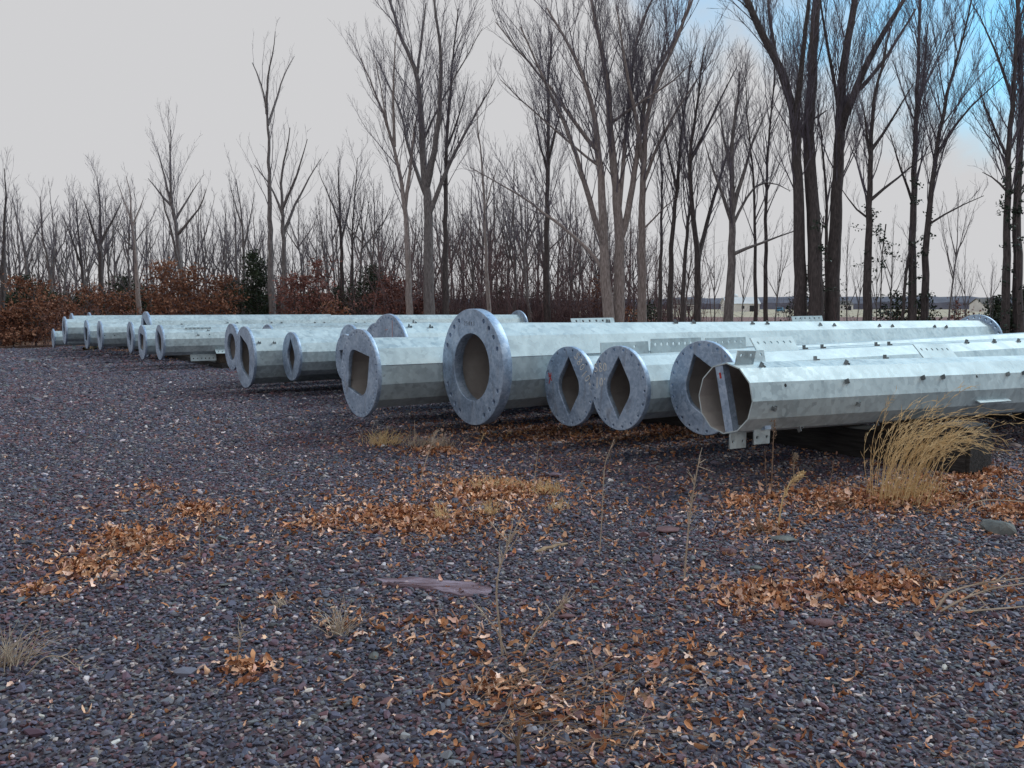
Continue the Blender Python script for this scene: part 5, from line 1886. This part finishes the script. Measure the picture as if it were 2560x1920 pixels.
stick(1340, 1384, 1416, 1364, 0.016, 'bare peeled stick lying on the gravel')
stick(212, 877, 245, 871, 0.10, 'pale log lying under the far poles')


# ------------------------------------------------------------------ far side of the field
def building(px, Y, w, d, eave, ridge, label, rot=0.0, roofm='roof', name='barn', nwin=3, mark=0):
    p = at(px, 760, Y)
    rt = empty(name, (p.x, p.y, gz(Y)), (0, 0, rot))
    tag(rt, label, 'building')
    mb = MB()
    x, y = w / 2, d / 2
    V = [(-x, -y, -0.5), (x, -y, -0.5), (x, y, -0.5), (-x, y, -0.5), (-x, -y, eave), (x, -y, eave), (x, y, eave), (-x, y, eave), (-x, 0, ridge), (x, 0, ridge)]
    mb.add(V, [(0, 1, 5, 4), (2, 3, 7, 6), (1, 2, 6, 9, 5), (3, 0, 4, 8, 7)])
    mb.build('wall', [M['whitewall']], rt)
    mb = MB()
    o_ = 0.35
    sl = (ridge - eave) / y
    for sg in (-1, 1):
        a = [(-x - o_, sg * (y + o_), eave - sl * o_ + 0.06), (x + o_, sg * (y + o_), eave - sl * o_ + 0.06), (x + o_, 0, ridge + 0.06), (-x - o_, 0, ridge + 0.06)]
        b = [(q[0], q[1], q[2] + 0.16) for q in a]
        mb.add(a + b, [(0, 1, 2, 3), (4, 5, 6, 7), (0, 1, 5, 4), (1, 2, 6, 5), (0, 3, 7, 4)])
    mb.build('roof', [M[roofm]], rt)
    for i in range(nwin):
        m = MB()
        m.box((-x + w * (i + 0.5) / nwin, -y - 0.02, eave * 0.55), (0.9, 0.08, 1.0))
        m.build('window', [M['window']], rt)
    m = MB(); m.box((x * 0.55, -y - 0.03, 0.95), (1.6, 0.08, 2.1)); m.build('door', [M['window']], rt)
    return rt


building(1850, 300, 11, 8, 2.6, 4.6, 'long white barn seen across the field between the trunks')
building(2462, 300, 7, 6, 2.4, 4.2, 'small white house half hidden by the cedar bushes', 0.3, 'darkroof', 'house', 2)
building(2105, 420, 8, 6, 2.6, 4.4, 'small far white shed behind the thick trunks', 0.2, 'darkroof', 'shed', 2)
building(1705, 380, 10, 7, 2.6, 4.6, 'far white farm building behind the crooked tree', -0.2, 'darkroof', 'farm_building', 2)


def silo():
    p = at(1836, 760, 312)
    rt = empty('silo', (p.x, p.y, gz(312)))
    tag(rt, 'white farm silo rising beside the long barn', 'silo')
    mb = MB(); mb.tube([(0, 0, -0.5), (0, 0, 5.0)], [1.3, 1.3], 16); mb.build('wall', [M['whitewall']], rt)
    mb = MB(); mb.tube([(0, 0, 5.0), (0, 0, 5.5), (0, 0, 5.9), (0, 0, 6.1)], [1.36, 1.2, 0.8, 0.2], 16); mb.build('roof', [M['roof']], rt)


silo()


def car():
    Y = 235
    p = at(1951, 760, Y)
    rt = empty('parked_car', (p.x, p.y, gz(Y)), (0, 0, R(62)))
    tag(rt, 'blue car parked on the pale grass across the field', 'car')
    prof = [(-2.1, 0.35), (-2.12, 0.75), (-1.75, 0.92), (-1.2, 0.98), (-0.6, 1.42), (0.7, 1.46), (1.5, 1.05), (2.0, 0.95), (2.1, 0.4)]
    mb = MB()
    n = len(prof)
    V = [(a, -0.85 if b < 1.0 else -0.68, b) for a, b in prof] + [(a, 0.85 if b < 1.0 else 0.68, b) for a, b in prof]
    mb.add(V, [tuple(range(n)), tuple(range(2 * n - 1, n - 1, -1))] + [(i, (i + 1) % n, n + (i + 1) % n, n + i) for i in range(n)])
    mb.build('body', [M['carpaint']], rt)
    for sg in (-1, 1):
        m = MB(); m.add([(-0.95, sg * 0.80, 1.0), (1.2, sg * 0.80, 1.03), (0.65, sg * 0.71, 1.38), (-0.55, sg * 0.71, 1.35)], [(0, 1, 2, 3)])
        m.build('side_window', [M['window']], rt)
        for x in (-1.3, 1.3):
            m = MB(); m.tube([(x, sg * 0.72, 0.32), (x, sg * 0.9, 0.32)], [0.33, 0.33], 14); m.build('wheel', [M['tyre']], rt)
    m = MB(); m.add([(-1.22, -0.6, 1.0), (-1.22, 0.6, 1.0), (-0.63, 0.55, 1.41), (-0.63, -0.55, 1.41)], [(0, 1, 2, 3)]); m.build('windscreen', [M['window']], rt)


car()
